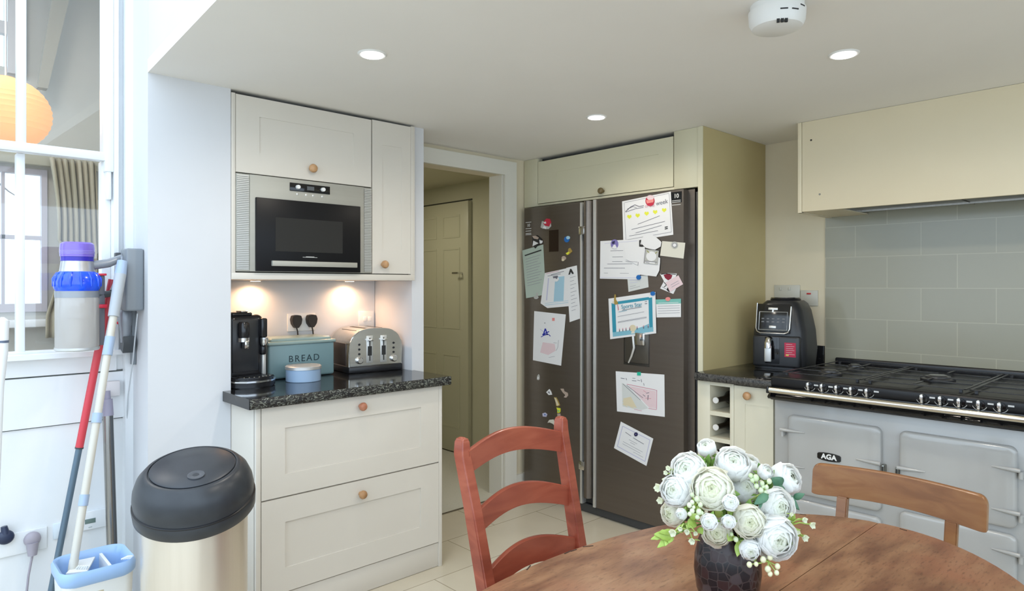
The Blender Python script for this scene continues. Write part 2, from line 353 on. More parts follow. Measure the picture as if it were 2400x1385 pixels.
# curtain
def curtain():
    mb = MB(); t = mb.b; rows = 24; cols = 60; th = .012
    rgt = []; g = []
    for i in range(rows + 1):
        f = i / rows; z = 2.26 - f * 1.32
        yl = .86 + .10 * math.sin(min(1, f * 1.15) * PI) * (.6 if f < .5 else 1) - .03 * f; yr = 1.15 + .05 * f
        row = []
        for j in range(cols + 1):
            q = j / cols; y = yl + (yr - yl) * q; x = -5.87 + .028 * math.sin(q * 7 * 2 * PI + f * 1.2) + .008 * math.sin(q * 31 + f * 5)
            row.append(t.verts.new((x, y, z)))
        g.append(row)
    for i in range(rows):
        for j in range(cols): t.faces.new((g[i][j], g[i][j + 1], g[i + 1][j + 1], g[i + 1][j]))
    o = mb.build('curtain', noisy('curtain_fabric', (.33, .30, .21), (.45, .41, .31), 5, .85, (1, 4, .5)), smooth=180)
    md = o.modifiers.new('s', 'SOLIDIFY'); md.thickness = .006
    return tag(o, 'beige pleated curtain hanging right of the far room window', 'curtain')
curtain()
# paper lantern
lc = Vector((-4.6, .47, 2.275)); LR = .215
t = thing('paper_lantern', 'glowing orange round paper lantern seen through the sash window', 'lamp', lc)
prof = []
for i in range(41):
    a = -PI / 2 + PI * i / 40; rr = math.cos(a) * (1 + .012 * math.cos(i * PI)); prof.append((max(rr * LR, .045), math.sin(a) * LR * .92 + lc.z))
lm = mat('lantern_paper', (.60, .30, .12), .8, emit=(1, .42, .17), estr=.62)
MB().lathe(prof, lc.x, lc.y, 40).build('shade', lm, t)
MB().tube([(lc.x, lc.y, 3.8), (lc.x, lc.y, lc.z + .2)], .004).build('cord', white_pl, t)
lamp('lantern_bulb', 'POINT', (lc.x + .55, lc.y, lc.z), 3, (1, .6, .3), .1)
# bare branches outside the far window
mb = MB()
for k in range(26):
    y = random.uniform(-.4, .9); z = random.uniform(1.75, 2.5); p = Vector((-7.6 + random.uniform(-.3, .3), y, z)); pts = [p.copy()]; d = Vector((random.uniform(-.1, .1), random.uniform(-.5, .5), random.uniform(-.3, .6)))
    for i in range(5): d += Vector((0, random.uniform(-.3, .3), random.uniform(-.2, .3))); p = p + d.normalized() * .12; pts.append(p.copy())
    mb.tube(pts, [.022, .018, .014, .010, .007, .004], 6)
mb.tube([(-7.6, -.1, 0), (-7.6, 0, 1.2), (-7.55, .25, 1.9), (-7.6, .6, 2.6)], [.10, .09, .06, .04], 8)
o = mb.build('bare_tree', noisy('bark', (.30, .27, .28), (.42, .38, .40), 12, .9)); tag(o, 'pale bare branches of a tree outside the far window', 'tree')
# garden room shell behind the camera
S('wall_garden_front', wall_w, -3.2, 2.2, -3.4, -3.2, 0, .7)
S('wall_garden_right', wall_w, 2.2, 2.4, -3.4, 3.8, 0, .7)
for i, x in enumerate((-3.1, -1.4, .4, 2.2)): S('trim_%d' % (20 + i), gloss_w, x, x + .08, -3.3, -3.22, .7, 3.0)
S('ground_outside', noisy('patio', (.55, .55, .50), (.62, .62, .56), 3, .9), -16, 8, -14, 12, -.2, -.07)

# ------------------------------------------------------------------ downlights, smoke alarm
led = emis('downlight_glow', (1, .98, 1), 14)
names = ['recessed ceiling downlight nearest the microwave cabinet', 'recessed ceiling downlight in front of the fridge', 'recessed ceiling downlight beside the smoke alarm']
for (x, y), nm in zip(SPOTS, names):
    t = thing('downlight', nm, 'ceiling light', (x, y, CZ), group='ceiling downlights')
    MB().lathe([(.036, CZ - .004), (.046, CZ - .005), (.050, CZ - .001), (.050, CZ + .002), (.036, CZ + .002)], x, y, 32).build('trim_ring', white_pl, t)
    MB().lathe([(0, CZ - .0062), (.037, CZ - .0062), (.037, CZ - .003), (0, CZ - .003)], x, y, 32).build('lens', led, t)
sx_, sy_ = -.875, 1.86
t = thing('smoke_alarm', 'round white smoke alarm on the ceiling above the table', 'smoke alarm', (sx_, sy_, CZ))
MB().lathe([(0, CZ - .072), (.050, CZ - .073), (.068, CZ - .066), (.076, CZ - .050), (.078, CZ - .022), (.078, CZ - .018), (.073, CZ - .017), (.073, CZ), (0, CZ)], sx_, sy_, 48).build('body', white_pl, t)
mb = MB()
for k in range(3):
    a = math.radians(-62 + k * 9); mb.box(-.003, .003, -.004, .004, -.007, .007, mtx=Matrix.Translation((sx_ + .066 * math.cos(a), sy_ + .066 * math.sin(a), CZ - .067)) @ Matrix.Rotation(a, 4, 'Z'))
mb.build('vent_slots', black_mt, t)
mb = MB()
for k in (8, 25, 40): a = math.radians(-62 + k * 1.4); mb.box(-.002, .002, -.010, .010, -.0015, .0015, mtx=Matrix.Translation((sx_ + .0765 * math.cos(a), sy_ + .0765 * math.sin(a), CZ - .04 + (k == 40) * .015)) @ Matrix.Rotation(a, 4, 'Z'))
mb.build('side_slots', black_mt, t)

def knob(parent, p, axis, r=.0185, m=knob_w, lbl=None):
    q = {'x': Matrix.Rotation(PI / 2, 4, 'Y'), 'y': Matrix.Rotation(PI / 2, 4, 'X')}[axis]
    o = MB().lathe([(0, -.002), (.009, -.002), (.009, .010), (.012, .014), (r, .020), (r * 1.04, .027), (r * .85, .034), (r * .45, .038), (0, .0385)], seg=24, mtx=Matrix.Translation(p) @ q).build('knob', m, parent)
    if lbl: o['label'] = lbl
    return o
def shaker(axis, a0, a1, z0, z1, f, i0, i1, j0, j1, th=.02, rec=.006):
    """door front in plane axis; a = horizontal range, f = face coordinate, inset panel i x j recessed."""
    mb = MB(); sgn = 1 if axis == 'x' else -1
    def bx(p0, p1, q0, q1, d0, d1):
        lo, hi = sorted((f - sgn * d0, f - sgn * d1))
        if axis == 'x': mb.box(lo, hi, p0, p1, q0, q1)
        else: mb.box(p0, p1, lo, hi, q0, q1)
    bx(a0, a1, j1, z1, 0, th); bx(a0, a1, z0, j0, 0, th); bx(a0, i0, j0, j1, 0, th); bx(i1, a1, j0, j1, 0, th)
    bx(i0 - .004, i1 + .004, j0 - .004, j1 + .004, rec, th - .002)
    return mb
# ---- base drawer cabinet
t = thing('drawer_cabinet', 'cream two drawer base cabinet under the left granite worktop', 'cabinet', (-2.82, 1.46, 0))
mb = MB().box(-3.145, -2.535, 1.021, 1.906, .114, .852, .001).box(-3.10, -2.57, 1.04, 1.89, 0, .114)
mb.box(-2.54, -2.52, 1.021, 1.040, .0, .855, .001).box(-2.54, -2.52, 1.888, 1.906, 0, .855, .001)
mb.build('body', cab_m, t)
box('plinth', cab_m, -2.56, -2.527, 1.04, 1.888, .002, .111, t, .001)
for (z0, z1, j0, j1, kz, lb) in ((.494, .850, .580, .762, .807, 'upper drawer with reddish wooden knob'), (.117, .488, .212, .392, .433, 'lower drawer with pale wooden knob')):
    d = shaker('x', 1.0425, 1.8865, z0, z1, -2.52, 1.137, 1.785, j0, j1).build('drawer', cab_m, t)
    d['label'] = lb
    knob(d, (-2.52, 1.470, kz), 'x', .0175, noisy('knob_reddish', (.36, .13, .07), (.5, .22, .13), 30, .4) if z0 > .4 else knob_w)
box('gap_backing', cab_in, -2.5415, -2.5395, 1.041, 1.887, .112, .852, t)
# ---- granite worktop with chipped/rocky edge
def slab(name, label, x0, x1, y0, y1, z0, z1, rough_faces, parent=None):
    mb = MB(); t = mb.b; nx = max(2, int((x1 - x0) / .012)); ny = max(2, int((y1 - y0) / .012)); nz_ = 4
    mb.box(x0, x1, y0, y1, z0, z1)
    bmesh.ops.subdivide_edges(t, edges=t.edges[:], cuts=1)
    o = mb.build(name, gran); return tag(o, label, 'worktop')
gr_edge = noisy('granite_edge', (.008, .008, .009), (.22, .23, .19), 42, .25, (1, .7, 1.4), dist=3.5, lo=.50, hi=.66, bump=1.0)
t = thing('granite_worktop', 'black speckled granite worktop under the coffee machine and toaster', 'worktop', (-2.8, 1.46, .854))
box('slab', gran, -3.148, -2.492, .985, 1.926, .854, .894, t, .002)
# keep clear of the pier: part over y<1.02 only in front of the pier face
bpy.data.objects.remove([o for o in t.children][0])
mb = MB().prism([(-2.765, .985, 0), (-2.493, .985, 0), (-2.493, 1.938, 0), (-2.795, 1.938, 0), (-2.795, 1.925, 0), (-3.148, 1.925, 0), (-3.148, 1.022, 0), (-2.765, 1.022, 0)], (0, 0, .854), (0, 0, .040)); mb.build('slab', gran, t)
mb = MB(); n = 150
prev = None
for i in range(n + 1):
    y = .986 + (1.937 - .986) * i / n; j = .0035 * noise.noise(Vector((y * 60, 0, 0))); k = .003 * noise.noise(Vector((y * 75, 5, 0)))
    q = [mb.b.verts.new((-2.4935, y, .8938)), mb.b.verts.new((-2.4895 + j * .5, y, .889 + k)), mb.b.verts.new((-2.4885 + k, y, .874)), mb.b.verts.new((-2.4895 - j * .4, y, .8585)), mb.b.verts.new((-2.4935, y, .8542))]
    if prev:
        for a in range(4): mb.b.faces.new((prev[a], q[a], q[a + 1], prev[a + 1]))
    prev = q
mb.build('front_edge', gr_edge, t, smooth=60)
box('upstand', gran, -2.99, -2.83, 1.0215, 1.034, .895, .945, t, .001)
# ---- wall cabinet round the microwave
t = thing('wall_cabinet', 'cream wall cabinet with lift-up flap and tall door around the microwave', 'cabinet', (-2.95, 1.47, 1.347))
mb = MB().box(-3.145, -2.79, 1.03, 1.915, 1.36, 2.10)
mb.build('body', cab_in, t)
mb = MB().box(-3.12, -2.768, 1.021, 1.9235, 1.347, 1.375, .001).box(-2.792, -2.768, 1.021, 1.037, 1.375, 2.112, .001).box(-2.792, -2.768, 1.900, 1.9235, 1.375, 2.116, .001)
mb.build('frame', cab_m, t)
d = shaker('x', 1.0385, 1.6735, 1.789, 2.109, -2.768, 1.137, 1.579, 1.878, 2.03, rec=.003).build('door', cab_m, t); d['label'] = 'wide lift-up flap'
knob(d, (-2.768, 1.367, 1.839), 'x')
d = shaker('x', 1.6795, 1.8985, 1.379, 2.112, -2.768, 1.735, 1.845, 1.50, 2.0, rec=.003).build('door', cab_m, t); d['label'] = 'tall narrow door'
knob(d, (-2.768, 1.735, 1.423), 'x')
# ---- built-in microwave
t = thing('microwave', 'built-in stainless microwave with black glass door in the wall cabinet', 'microwave', (-2.78, 1.355, 1.379))
ms = noisy('microwave_steel', (.40, .39, .34), (.42, .41, .36), 50, .55, (1, .04, 1), metal=.25)
mb = MB().use(ms).box(-2.80, -2.767, 1.0385, 1.6735, 1.380, 1.784, .001)
mb.box(-2.767, -2.762, 1.094, 1.630, 1.380, 1.784, .001); mb.build('fascia', ms, t)
for (a, c_) in ((1.041, 1.090), (1.634, 1.672)):
    mb = MB().use(steel_lt)
    for k in range(52):
        z = 1.388 + k * .00755; mb.box(-2.767, -2.7625, a, c_, z, z + .0045)
    mb.build('vent_grille', steel_lt, t)
d = MB().use(mat('oven_glass', (.008, .008, .009), .38, spec=.2)).box(-2.768, -2.750, 1.116, 1.606, 1.382, 1.690, .002).build('door', black_gl, t)
box('door_window', mat('door_window_dark', (.026, .025, .023), .4, spec=.2), -2.7505, -2.7490, 1.198, 1.513, 1.468, 1.612, d)
box('handle', ms, -2.752, -2.736, 1.180, 1.582, 1.404, 1.427, d, .002)
mb = MB().box(-2.7495, -2.7485, 1.320, 1.388, 1.4445, 1.4465).box(-2.7495, -2.7485, 1.335, 1.374, 1.4465, 1.449); mb.build('badge', steel_lt, d)
p = box('control_panel', black_gl, -2.7625, -2.7585, 1.266, 1.455, 1.733, 1.768, t, .0006)
for y in (1.301, 1.419):
    MB().lathe([(0, 0), (.0095, 0), (.0085, .012), (0, .012)], seg=20, mtx=Matrix.Translation((-2.759, y, 1.751)) @ Matrix.Rotation(PI / 2, 4, 'Y')).build('dial', white_pl, p)
box('display', mat('display_dim', (.10, .11, .12), .2), -2.7588, -2.7580, 1.345, 1.378, 1.742, 1.759, p)
for y in (1.302, 1.343, 1.376, 1.42):
    MB().ball((-2.7625, y, 1.7205), .006, 10, (.35, 1, 1)).build('button', steel_lt, t)
# ---- under-cabinet lights
for y, lb in ((1.25, 'small round light under the cabinet above the coffee machine'), (1.74, 'small round light under the cabinet left of the toaster')):
    t = MB().use(steel_lt).lathe([(0, 1.343), (.028, 1.343), (.030, 1.3468), (0, 1.3468)], -3.09, y, 24)
    t.use(emis('puck_glow', (1, .72, .42), 8)).lathe([(0, 1.3415), (.022, 1.3415), (.022, 1.3432), (0, 1.3432)], -3.09, y, 24)
    tag(t.build('cabinet_light'), lb, 'light', 'lights under the wall cabinet')
    lamp('cabinet_light_bulb', 'SPOT', (-3.09, y, 1.338), 4.4, (1, .58, .32), .015, math.radians(160), blend=.9)
# ---- sockets on the alcove wall
def plate(name, label, p0, p1, axis, out, parent=None, cat='socket', m=None):
    """p0,p1 opposite corners on a wall plane; out = signed thickness"""
    t = thing(name, label, cat, ((p0[0] + p1[0]) / 2, (p0[1] + p1[1]) / 2, min(p0[2], p1[2])))
    a = sorted((p0[0], p1[0])); b_ = sorted((p0[1], p1[1])); z = sorted((p0[2], p1[2]))
    if axis == 'x': a = sorted((p0[0], p0[0] + out))
    else: b_ = sorted((p0[1], p0[1] + out))
    box('plate', m or white_pl, a[0], a[1], b_[0], b_[1], z[0], z[1], t, .002)
    return t
plate('double_socket', 'white double socket holding two black plugs behind the bread bin', (-3.15, 1.43, 1.095), (-3.15, 1.577, 1.182), 'x', .009)
for y, lb in ((1.466, 'black plug on the left in the socket behind the bread bin'), (1.547, 'black plug on the right in the socket behind the bread bin')):
    pl_ = MB().prism([(0, -.026, .012), (0, -.020, .030), (0, 0, .034), (0, .020, .030), (0, .026, .012), (0, .022, -.010), (0, .008, -.030), (0, -.008, -.030), (0, -.022, -.010)], (0, 0, 0), (.032, 0, 0))
    bmesh.ops.bevel(pl_.b, geom=pl_.b.edges[:], offset=.0018, segments=2, affect='EDGES'); bmesh.ops.translate(pl_.b, vec=(-3.141, y, 1.143), verts=pl_.b.verts)
    pl_.tube([(-3.12, y, 1.115), (-3.12, y + .005, 1.095), (-3.125, y + .01, 1.06), (-3.13, y + .01, .9)], .0035, 8)
    tag(pl_.build('plug', mat('plug_black', (.02, .015, .012), .5)), lb, 'plug', 'plugs behind the bread bin')
t = plate('single_socket', 'white switched fused spur on the wall behind the toaster', (-3.15, 1.825, 1.10), (-3.15, 1.915, 1.185), 'x', .009)
box('switch', white_pl, -3.142, -3.136, 1.85, 1.87, 1.13, 1.155, t, .002); box('switch', white_pl, -3.142, -3.136, 1.88, 1.90, 1.13, 1.155, t, .002)

# ------------------------------------------------------------------ worktop appliances, left
WZ = .8942
# coffee machine
cx, cy = -2.90, 1.115
t = thing('coffee_machine', 'black capsule coffee machine with chrome spouts beside the white pier', 'coffee machine', (cx, cy, WZ), .10); t.scale = (1, 1.05, .84)
cm = mat('coffee_black', (.010, .010, .012), .22); cm2 = mat('coffee_dark_grey', (.022, .024, .028), .30)
mb = MB().box(-.13, .045, -.078, .078, .03, .360, .030, 5).box(-.13, .04, -.078, .078, .012, .10, .012, 3)
mb.box(-.06, .035, -.06, .03, .35, .372, .010, 3); mb.build('body', cm, t, local=True)
box('front_panel', cm2, .040, .0475, -.062, .048, .07, .335, t, .004, local=True)
# spouts
mb = MB().lathe([(0, .24), (.018, .24), (.022, .26), (.022, .315), (.016, .325), (0, .325)], .058, -.022, 24); mb.build('brew_head', cm, t, local=True)
mb = MB().lathe([(.0, .225), (.024, .225), (.024, .245), (0, .245)], .058, -.022, 24).box(.060, .085, -.029, -.011, .190, .232, .004); mb.build('spout', chrome, t, local=True)
mb = MB().box(.03, .065, .052, .080, .24, .34, .008, 3).box(.035, .06, .056, .080, .15, .20, .010, 3); mb.build('milk_arm', cm, t, local=True)
mb = MB().lathe([(0, .20), (.013, .20), (.016, .215), (.016, .24), (0, .24)], .058, .068, 20); mb.build('milk_spout', chrome, t, local=True)
box('side_strip', steel_lt, .035, .050, .064, .0795, .03, .165, t, .003, local=True)
MB().box(-.02, .03, -.018, .012, .372, .380, .003).build('lever', chrome, t, local=True)
mb = MB()
prof = [(-.02, -.085), (.105, -.085), (.145, -.05), (.160, 0), (.145, .055), (.105, .092), (-.02, .092)]
mb.prism([(x, y, 0) for x, y in prof], (0, 0, .0), (0, 0, .028)); bmesh.ops.bevel(mb.b, geom=[e for e in mb.b.edges], offset=.004, segments=2, affect='EDGES')
mb.build('drip_base', cm, t, local=True)
mb = MB(); mb.prism([(x * 1.015, y * 1.02, 0) for x, y in prof], (0, 0, .028), (0, 0, .008)); mb.build('chrome_rim', chrome, t, local=True)
mb = MB(); mb.prism([(x * .98, y * .98, 0) for x, y in prof], (0, 0, .036), (0, 0, .016)); bmesh.ops.bevel(mb.b, geom=[e for e in mb.b.edges], offset=.005, segments=2, affect='EDGES'); mb.build('drip_tray', cm, t, local=True)
mb = MB()
for k in range(7): mb.box(.06 + 0 * k, .145 - abs(k - 3) * .006, -.055 + k * .018, -.050 + k * .018, .052, .055)
mb.build('tray_grille', chrome, t, local=True)
# white jug lid behind the coffee machine, against the pier
t = thing('storage_jar', 'pale jar with a glossy lid behind the coffee machine', 'jar', (-3.085, 1.09, WZ))
MB().lathe([(0, WZ), (.045, WZ), (.048, WZ + .02), (.048, WZ + .29), (0, WZ + .29)], -3.085, 1.09, 28).build('body', mat('jar_cream', (.55, .45, .32), .4), t)
MB().lathe([(0, WZ + .29), (.050, WZ + .29), (.050, WZ + .31), (.02, WZ + .318), (0, WZ + .318)], -3.085, 1.09, 28).build('lid', white_pl, t)
# bread bin
t = thing('bread_bin', 'duck egg blue lidded metal bin marked BREAD on the worktop', 'bread bin', (-3.02, 1.405, WZ))
bb = mat('bread_blue', (.17, .27, .29), .32); bl = mat('bread_lid', (.28, .37, .35), .25)
box('body', bb, -3.115, -2.932, 1.245, 1.571, WZ + .001, WZ + .162, t, .012, seg=3)
mb = MB().box(-3.120, -2.925, 1.240, 1.577, WZ + .155, WZ + .172, .007, 3).box(-3.105, -2.94, 1.256, 1.560, WZ + .165, WZ + .186, .012, 4); mb.build('lid', bl, t)
RX = Matrix(((0, 0, 1, 0), (1, 0, 0, 0), (0, 1, 0, 0), (0, 0, 0, 1)))        # text x->Y, y->Z, facing +X
MB().text('BREAD', .043, Matrix.Translation((-2.9315, 1.415, WZ + .088)) @ RX, .0004, 1.25).build('lettering', mat('ink_dark_teal', (.01, .03, .04), .5), t)
# blue tin
t = thing('round_tin', 'small round pale blue tin with silver lid in front of the bread bin', 'tin', (-2.83, 1.362, WZ))
MB().lathe([(0, WZ), (.0745, WZ), (.076, WZ + .002), (.076, WZ + .056), (0, WZ + .056)], -2.83, 1.362, 48).build('body', mat('tin_blue', (.30, .42, .58), .3), t)
MB().lathe([(0, WZ + .056), (.0785, WZ + .054), (.0785, WZ + .066), (.074, WZ + .070), (0, WZ + .0715)], -2.83, 1.362, 48).build('lid', steel_lt, t)
# toaster
t = thing('toaster', 'four slice brushed steel toaster with two levers on the left worktop', 'toaster', (-2.995, 1.778, WZ), -.10); t.scale = (1.03, 1.07, 1.03)
ts = noisy('toaster_steel', (.56, .54, .50), (.62, .60, .55), 60, .22, (1, .05, 1), metal=1)
def t_top(y): return .110 + .100 * (1 - min(1, abs(y) / .1335) ** 3.2) ** (1 / 2.2)
tp = [(0, -.134, .030), (0, -.1338, .105)] + [(0, .1335 * math.sin((k / 24 - .5) * PI), t_top(.1335 * math.sin((k / 24 - .5) * PI))) for k in range(25)] + [(0, .1338, .105), (0, .134, .030)]
mb = MB().prism(tp, (-.115, 0, 0), (.235, 0, 0))
bmesh.ops.bevel(mb.b, geom=[e for e in mb.b.edges if abs(e.verts[0].co.x - e.verts[1].co.x) < 1e-5 and min(e.verts[0].co.z, e.verts[1].co.z) > .03 - 1e-5], offset=.0045, segments=3, clamp_overlap=True, affect='EDGES')
mb.build('body', ts, t, local=True, smooth=40)
box('base', black_pl, -.118, .122, -.136, .136, .0, .032, t, .006, local=True)
box('side_panel', mat('toaster_side', (.05, .035, .03), .3), -.100, .085, -.1365, -.131, .034, .140, t, .002, local=True)
mb = MB()
for y in (-.085, -.045, .03, .07): mb.box(-.085, .085, y, y + .016, .190, min(t_top(y), t_top(y + .016)) + .0012)
mb.build('bread_slots', black_mt, t, local=True)
for y in (-.034, .036):
    p = box('lever_plate', steel_lt, .118, .1225, y - .016, y + .016, .045, .175, t, .002, local=True)
    mb = MB().box(.1222, .1235, y - .0025, y + .0025, .055, .165).box(.1222, .1232, y - .010, y + .010, .080, .125); mb.build('slot', black_mt, p, local=True)
    box('lever', chrome, .122, .142, y - .013, y + .013, .150, .160, t, .003, local=True)
for y in (-.085, .088):
    for z in (.135, .112, .090): MB().lathe([(0, 0), (.006, 0), (.005, .004), (0, .004)], seg=14, mtx=Matrix.Translation((.119, y, z)) @ Matrix.Rotation(PI / 2, 4, 'Y')).build('button', black_pl, t, local=True)
    MB().lathe([(0, 0), (.017, 0), (.016, .012), (.012, .016), (0, .016)], seg=24, mtx=Matrix.Translation((.119, y, .060)) @ Matrix.Rotation(PI / 2, 4, 'Y')).build('dial', chrome, t, local=True)

# ------------------------------------------------------------------ fridge and its housing
FY = 2.945
t = thing('fridge_freezer', 'dark stainless two-door fridge freezer covered in papers and magnets', 'fridge', (-2.43, 3.3, 0))
fd_side = mat('fridge_side', (.02, .02, .02), .35)
box('body', fd_side, -3.030, -1.822, 2.995, 3.62, .03, 1.800, t, .004)
box('plinth', mat('fridge_plinth', (.05, .05, .05), .4), -3.028, -1.83, 2.965, 2.995, .005, .052, t, .002)
dl = MB().box(-3.036, -2.560, FY, 2.99, .055, 1.812, .006, 2).build('door', steel_dk, t); dl['label'] = 'left freezer door'
mb = MB().box(-2.4445, -1.832, FY, 2.99, .055, 1.812)
for v in mb.b.verts: pass
bmesh.ops.bevel(mb.b, geom=[e for e in mb.b.edges if abs(e.verts[0].co.z - e.verts[1].co.z) > .5 and e.verts[0].co.x > -1.9 and e.verts[0].co.y < 2.95], offset=.040, segments=6, affect='EDGES')
dr = mb.build('door', steel_dk, t); dr['label'] = 'right fridge door'
box('edge_trim', steel_lt, -2.560, -2.543, 2.936, 2.985, .055, 1.805, dl, .003)
box('edge_trim', steel_lt, -2.463, -2.4445, 2.936, 2.985, .055, 1.812, dr, .003)
box('door_gap', black_mt, -2.545, -2.46, 2.972, 2.992, .06, 1.80, t)
mb = MB().tube([(-2.494, 2.935, .105), (-2.494, 2.935, 1.806)], .026, 20, sx=1.0); h = mb.build('handle', steel_dk, t)
for z in (.285, 1.640): box('handle_bracket', chrome, -2.545, -2.505, 2.908, 2.97, z - .024, z + .024, h, .003)
# display, energy stickers
a = on(1287, 540, 1, FY); b_ = on(1309, 589, 1, FY); box('display', mat('display_black', (.012, .004, .004), .08), a.x, b_.x, FY - .001, FY + .001, b_.z, a.z, dl)
white_p = mat('sticker_white', (.6, .6, .58), .5)
a = on(1573, 451, 1, FY); b_ = on(1598, 474, 1, FY)
lbl = MB().use(black_gl).box(a.x, b_.x, FY - .0008, FY + .0005, b_.z, a.z); lbl.use(white_p)
TXY = Matrix(((1, 0, 0, 0), (0, 0, -1, 0), (0, 1, 0, 0), (0, 0, 0, 1)))         # text x->X, y->Z, facing -Y
lbl.text('10', .030, Matrix.Translation(((a.x + b_.x) / 2, FY - .0012, a.z - .022)) @ TXY, .0002, bold=.0008)
for z in (.046, .054, .068): lbl.box(a.x + .006, b_.x - .006, FY - .0012, FY - .0008, a.z - z, a.z - z + .003)
lbl.build('warranty_sticker', black_gl, dr)
lbl = MB().use(white_p)
a = on(1231, 521, 1, FY); b_ = on(1244, 546, 1, FY)
for z in (0, .040, .055, .070, .078): lbl.box(a.x + .004, b_.x + .004, FY - .0010, FY + .0005, a.z - z - .004, a.z - z)
lbl.text('10', .026, Matrix.Translation(((a.x + b_.x) / 2 + .006, FY - .0012, a.z - .022)) @ TXY, .0002, bold=.0006)
lbl.build('sticker', white_p, dl)
# water dispenser recess
a = on(1462, 782, 1, FY); b_ = on(1522, 860, 1, FY)
disp = box('dispenser', mat('dispenser_dark', (.03, .028, .025), .25), a.x, b_.x, FY - .002, FY + .003, b_.z, a.z + .04, t, .001)
MB().box(a.x + .012, b_.x - .002, FY - .0035, FY - .001, b_.z + .014, a.z + .03, .004).build('recess', mat('dispenser_panel', (.11, .10, .085), .3, .6), disp)
p0 = on(1484, 790, 1, FY - .01)
MB().tube([on(1484, 788, 1, FY - .006), on(1486, 815, 1, FY - .012), on(1480, 835, 1, FY - .010), on(1473, 850, 1, FY - .006)], [.008, .007, .006, .004], 10).build('paddle', steel_lt, disp)
a2 = on(1490, 788, 1, FY - .01); b2 = on(1512, 810, 1, FY - .01)
MB().box(a2.x, b2.x, FY - .018, FY - .003, b2.z, a2.z + .02, .004).build('spout', chrome, disp)

PAPER = noisy('paper_white', (.70, .70, .72), (.74, .74, .76), 8, .7)
cols = {'grey': (.30, .30, .33), 'black': (.02, .02, .02), 'ink': (.14, .14, .17), 'pink': (.62, .30, .36), 'lpink': (.72, .56, .58), 'red': (.50, .02, .05), 'dred': (.22, .01, .03),
        'yellow': (.70, .72, .05), 'teal': (.03, .27, .38), 'lteal': (.20, .45, .55), 'blue': (.01, .13, .42), 'dblue': (.01, .02, .35), 'lblue': (.35, .55, .66), 'green': (.02, .45, .30),
        'aqua': (.18, .48, .42), 'sand': (.66, .58, .40), 'cream': (.66, .64, .55), 'lav': (.50, .50, .66), 'gold': (.36, .25, .06), 'silver': (.45, .45, .42), 'purple': (.20, .17, .42), 'coral': (.75, .26, .24), 'white': (.75, .75, .75), 'navy': (.02, .02, .07), 'pgreen': (.42, .50, .43), 'paper2': (.60, .62, .60), 'olive': (.30, .30, .05), 'tan': (.42, .33, .27)}
for k, c_ in cols.items(): mat('ink_' + k, c_, .55)
def inkm(k): return PAPER if k == 'paper' else M['ink_' + k]
CAM0 = Vector((0, 0, CAMH))
def fpoly(mb, px, off, col, th=.0004, m=None):
    mb.use(m or inkm(col)); pts = [on(u, v, 1, FY - off - th) for u, v in px]
    mb.prism(pts, (0, 0, 0), (0, th, 0))
def fline(mb, px, w, off, col):
    for (u0, v0), (u1, v1) in zip(px, px[1:]):
        dx, dy = u1 - u0, v1 - v0; L_ = math.hypot(dx, dy) or 1; nx, ny = -dy / L_ * w / 2, dx / L_ * w / 2
        fpoly(mb, [(u0 + nx, v0 + ny), (u1 + nx, v1 + ny), (u1 - nx, v1 - ny), (u0 - nx, v0 - ny)], off, col, .0003)
def paper(name, label, px, layer, col='paper', lines=(), polys=(), cat='paper', group=None, texts=()):
    off = .0006 + layer * .0016
    mb = MB(); fpoly(mb, px, off, col, .0008)
    o2 = off + .0008
    for c_, q in polys: fpoly(mb, q, o2, c_, .0002); o2 += .00006
    for c_, w, q in lines: fline(mb, q, w, o2 + .0002, c_)
    for (s_, size, uu, vv, ang, c_) in texts:
        p = on(uu, vv, 1, FY - o2 - .0006); mb.use(inkm(c_)).text(s_, size, Matrix.Translation(p) @ Matrix.Rotation(-ang, 4, 'Y') @ TXY, .0002)
    return tag(mb.build(name, smooth=20), label, cat, group)
def lerp(q, s_, t_):                                    # point in a quad given as TL,TR,BR,BL
    (ax, ay), (bx, by), (cx_, cy_), (dx, dy) = q
    return ((ax * (1 - s_) + bx * s_) * (1 - t_) + (dx * (1 - s_) + cx_ * s_) * t_, (ay * (1 - s_) + by * s_) * (1 - t_) + (dy * (1 - s_) + cy_ * s_) * t_)
def ql(q, s0, t0, s1, t1): return [lerp(q, s0, t0), lerp(q, s1, t1)]
def qr(q, s0, t0, s1, t1): return [lerp(q, s0, t0), lerp(q, s1, t0), lerp(q, s1, t1), lerp(q, s0, t1)]
# left door papers
q = [(1224, 587), (1273, 573), (1279, 690), (1233, 699)]
paper('printed_list', 'tall pale printed list under the black and white magnet at the fridge left edge', q, 0, 'pgreen',
      [('black', 3, ql(q, .10, .12, .9, .10))] + [('grey', 1.1, ql(q, .12, .2 + k * .055, .85 - (k % 3) * .08, .19 + k * .055)) for k in range(11)])
q = [(1277, 636), (1352, 625), (1352, 716), (1268, 722)]
paper('school_sheet', 'white sheet with a pale blue block in its middle on the left door', [(1277, 640), (1345, 625), (1350, 716), (1283, 722), (1267, 711)], 1, 'white',
      [('pink', 1, ql(q, .05, .07, .45, .04)), ('ink', 1.2, ql(q, .2, .12, .6, .07)), ('ink', 1, ql(q, .1, .14, .5, .13)), ('lblue', 1, ql(q, .1, .93, .9, .9)), ('lblue', .8, ql(q, .1, .88, .9, .85))],
      [('lblue', qr(q, .34, .2, .62, .85)), ('lav', qr(q, .12, .2, .15, .8))])
q = [(1335, 625), (1356, 622), (1362, 748), (1334, 755)]
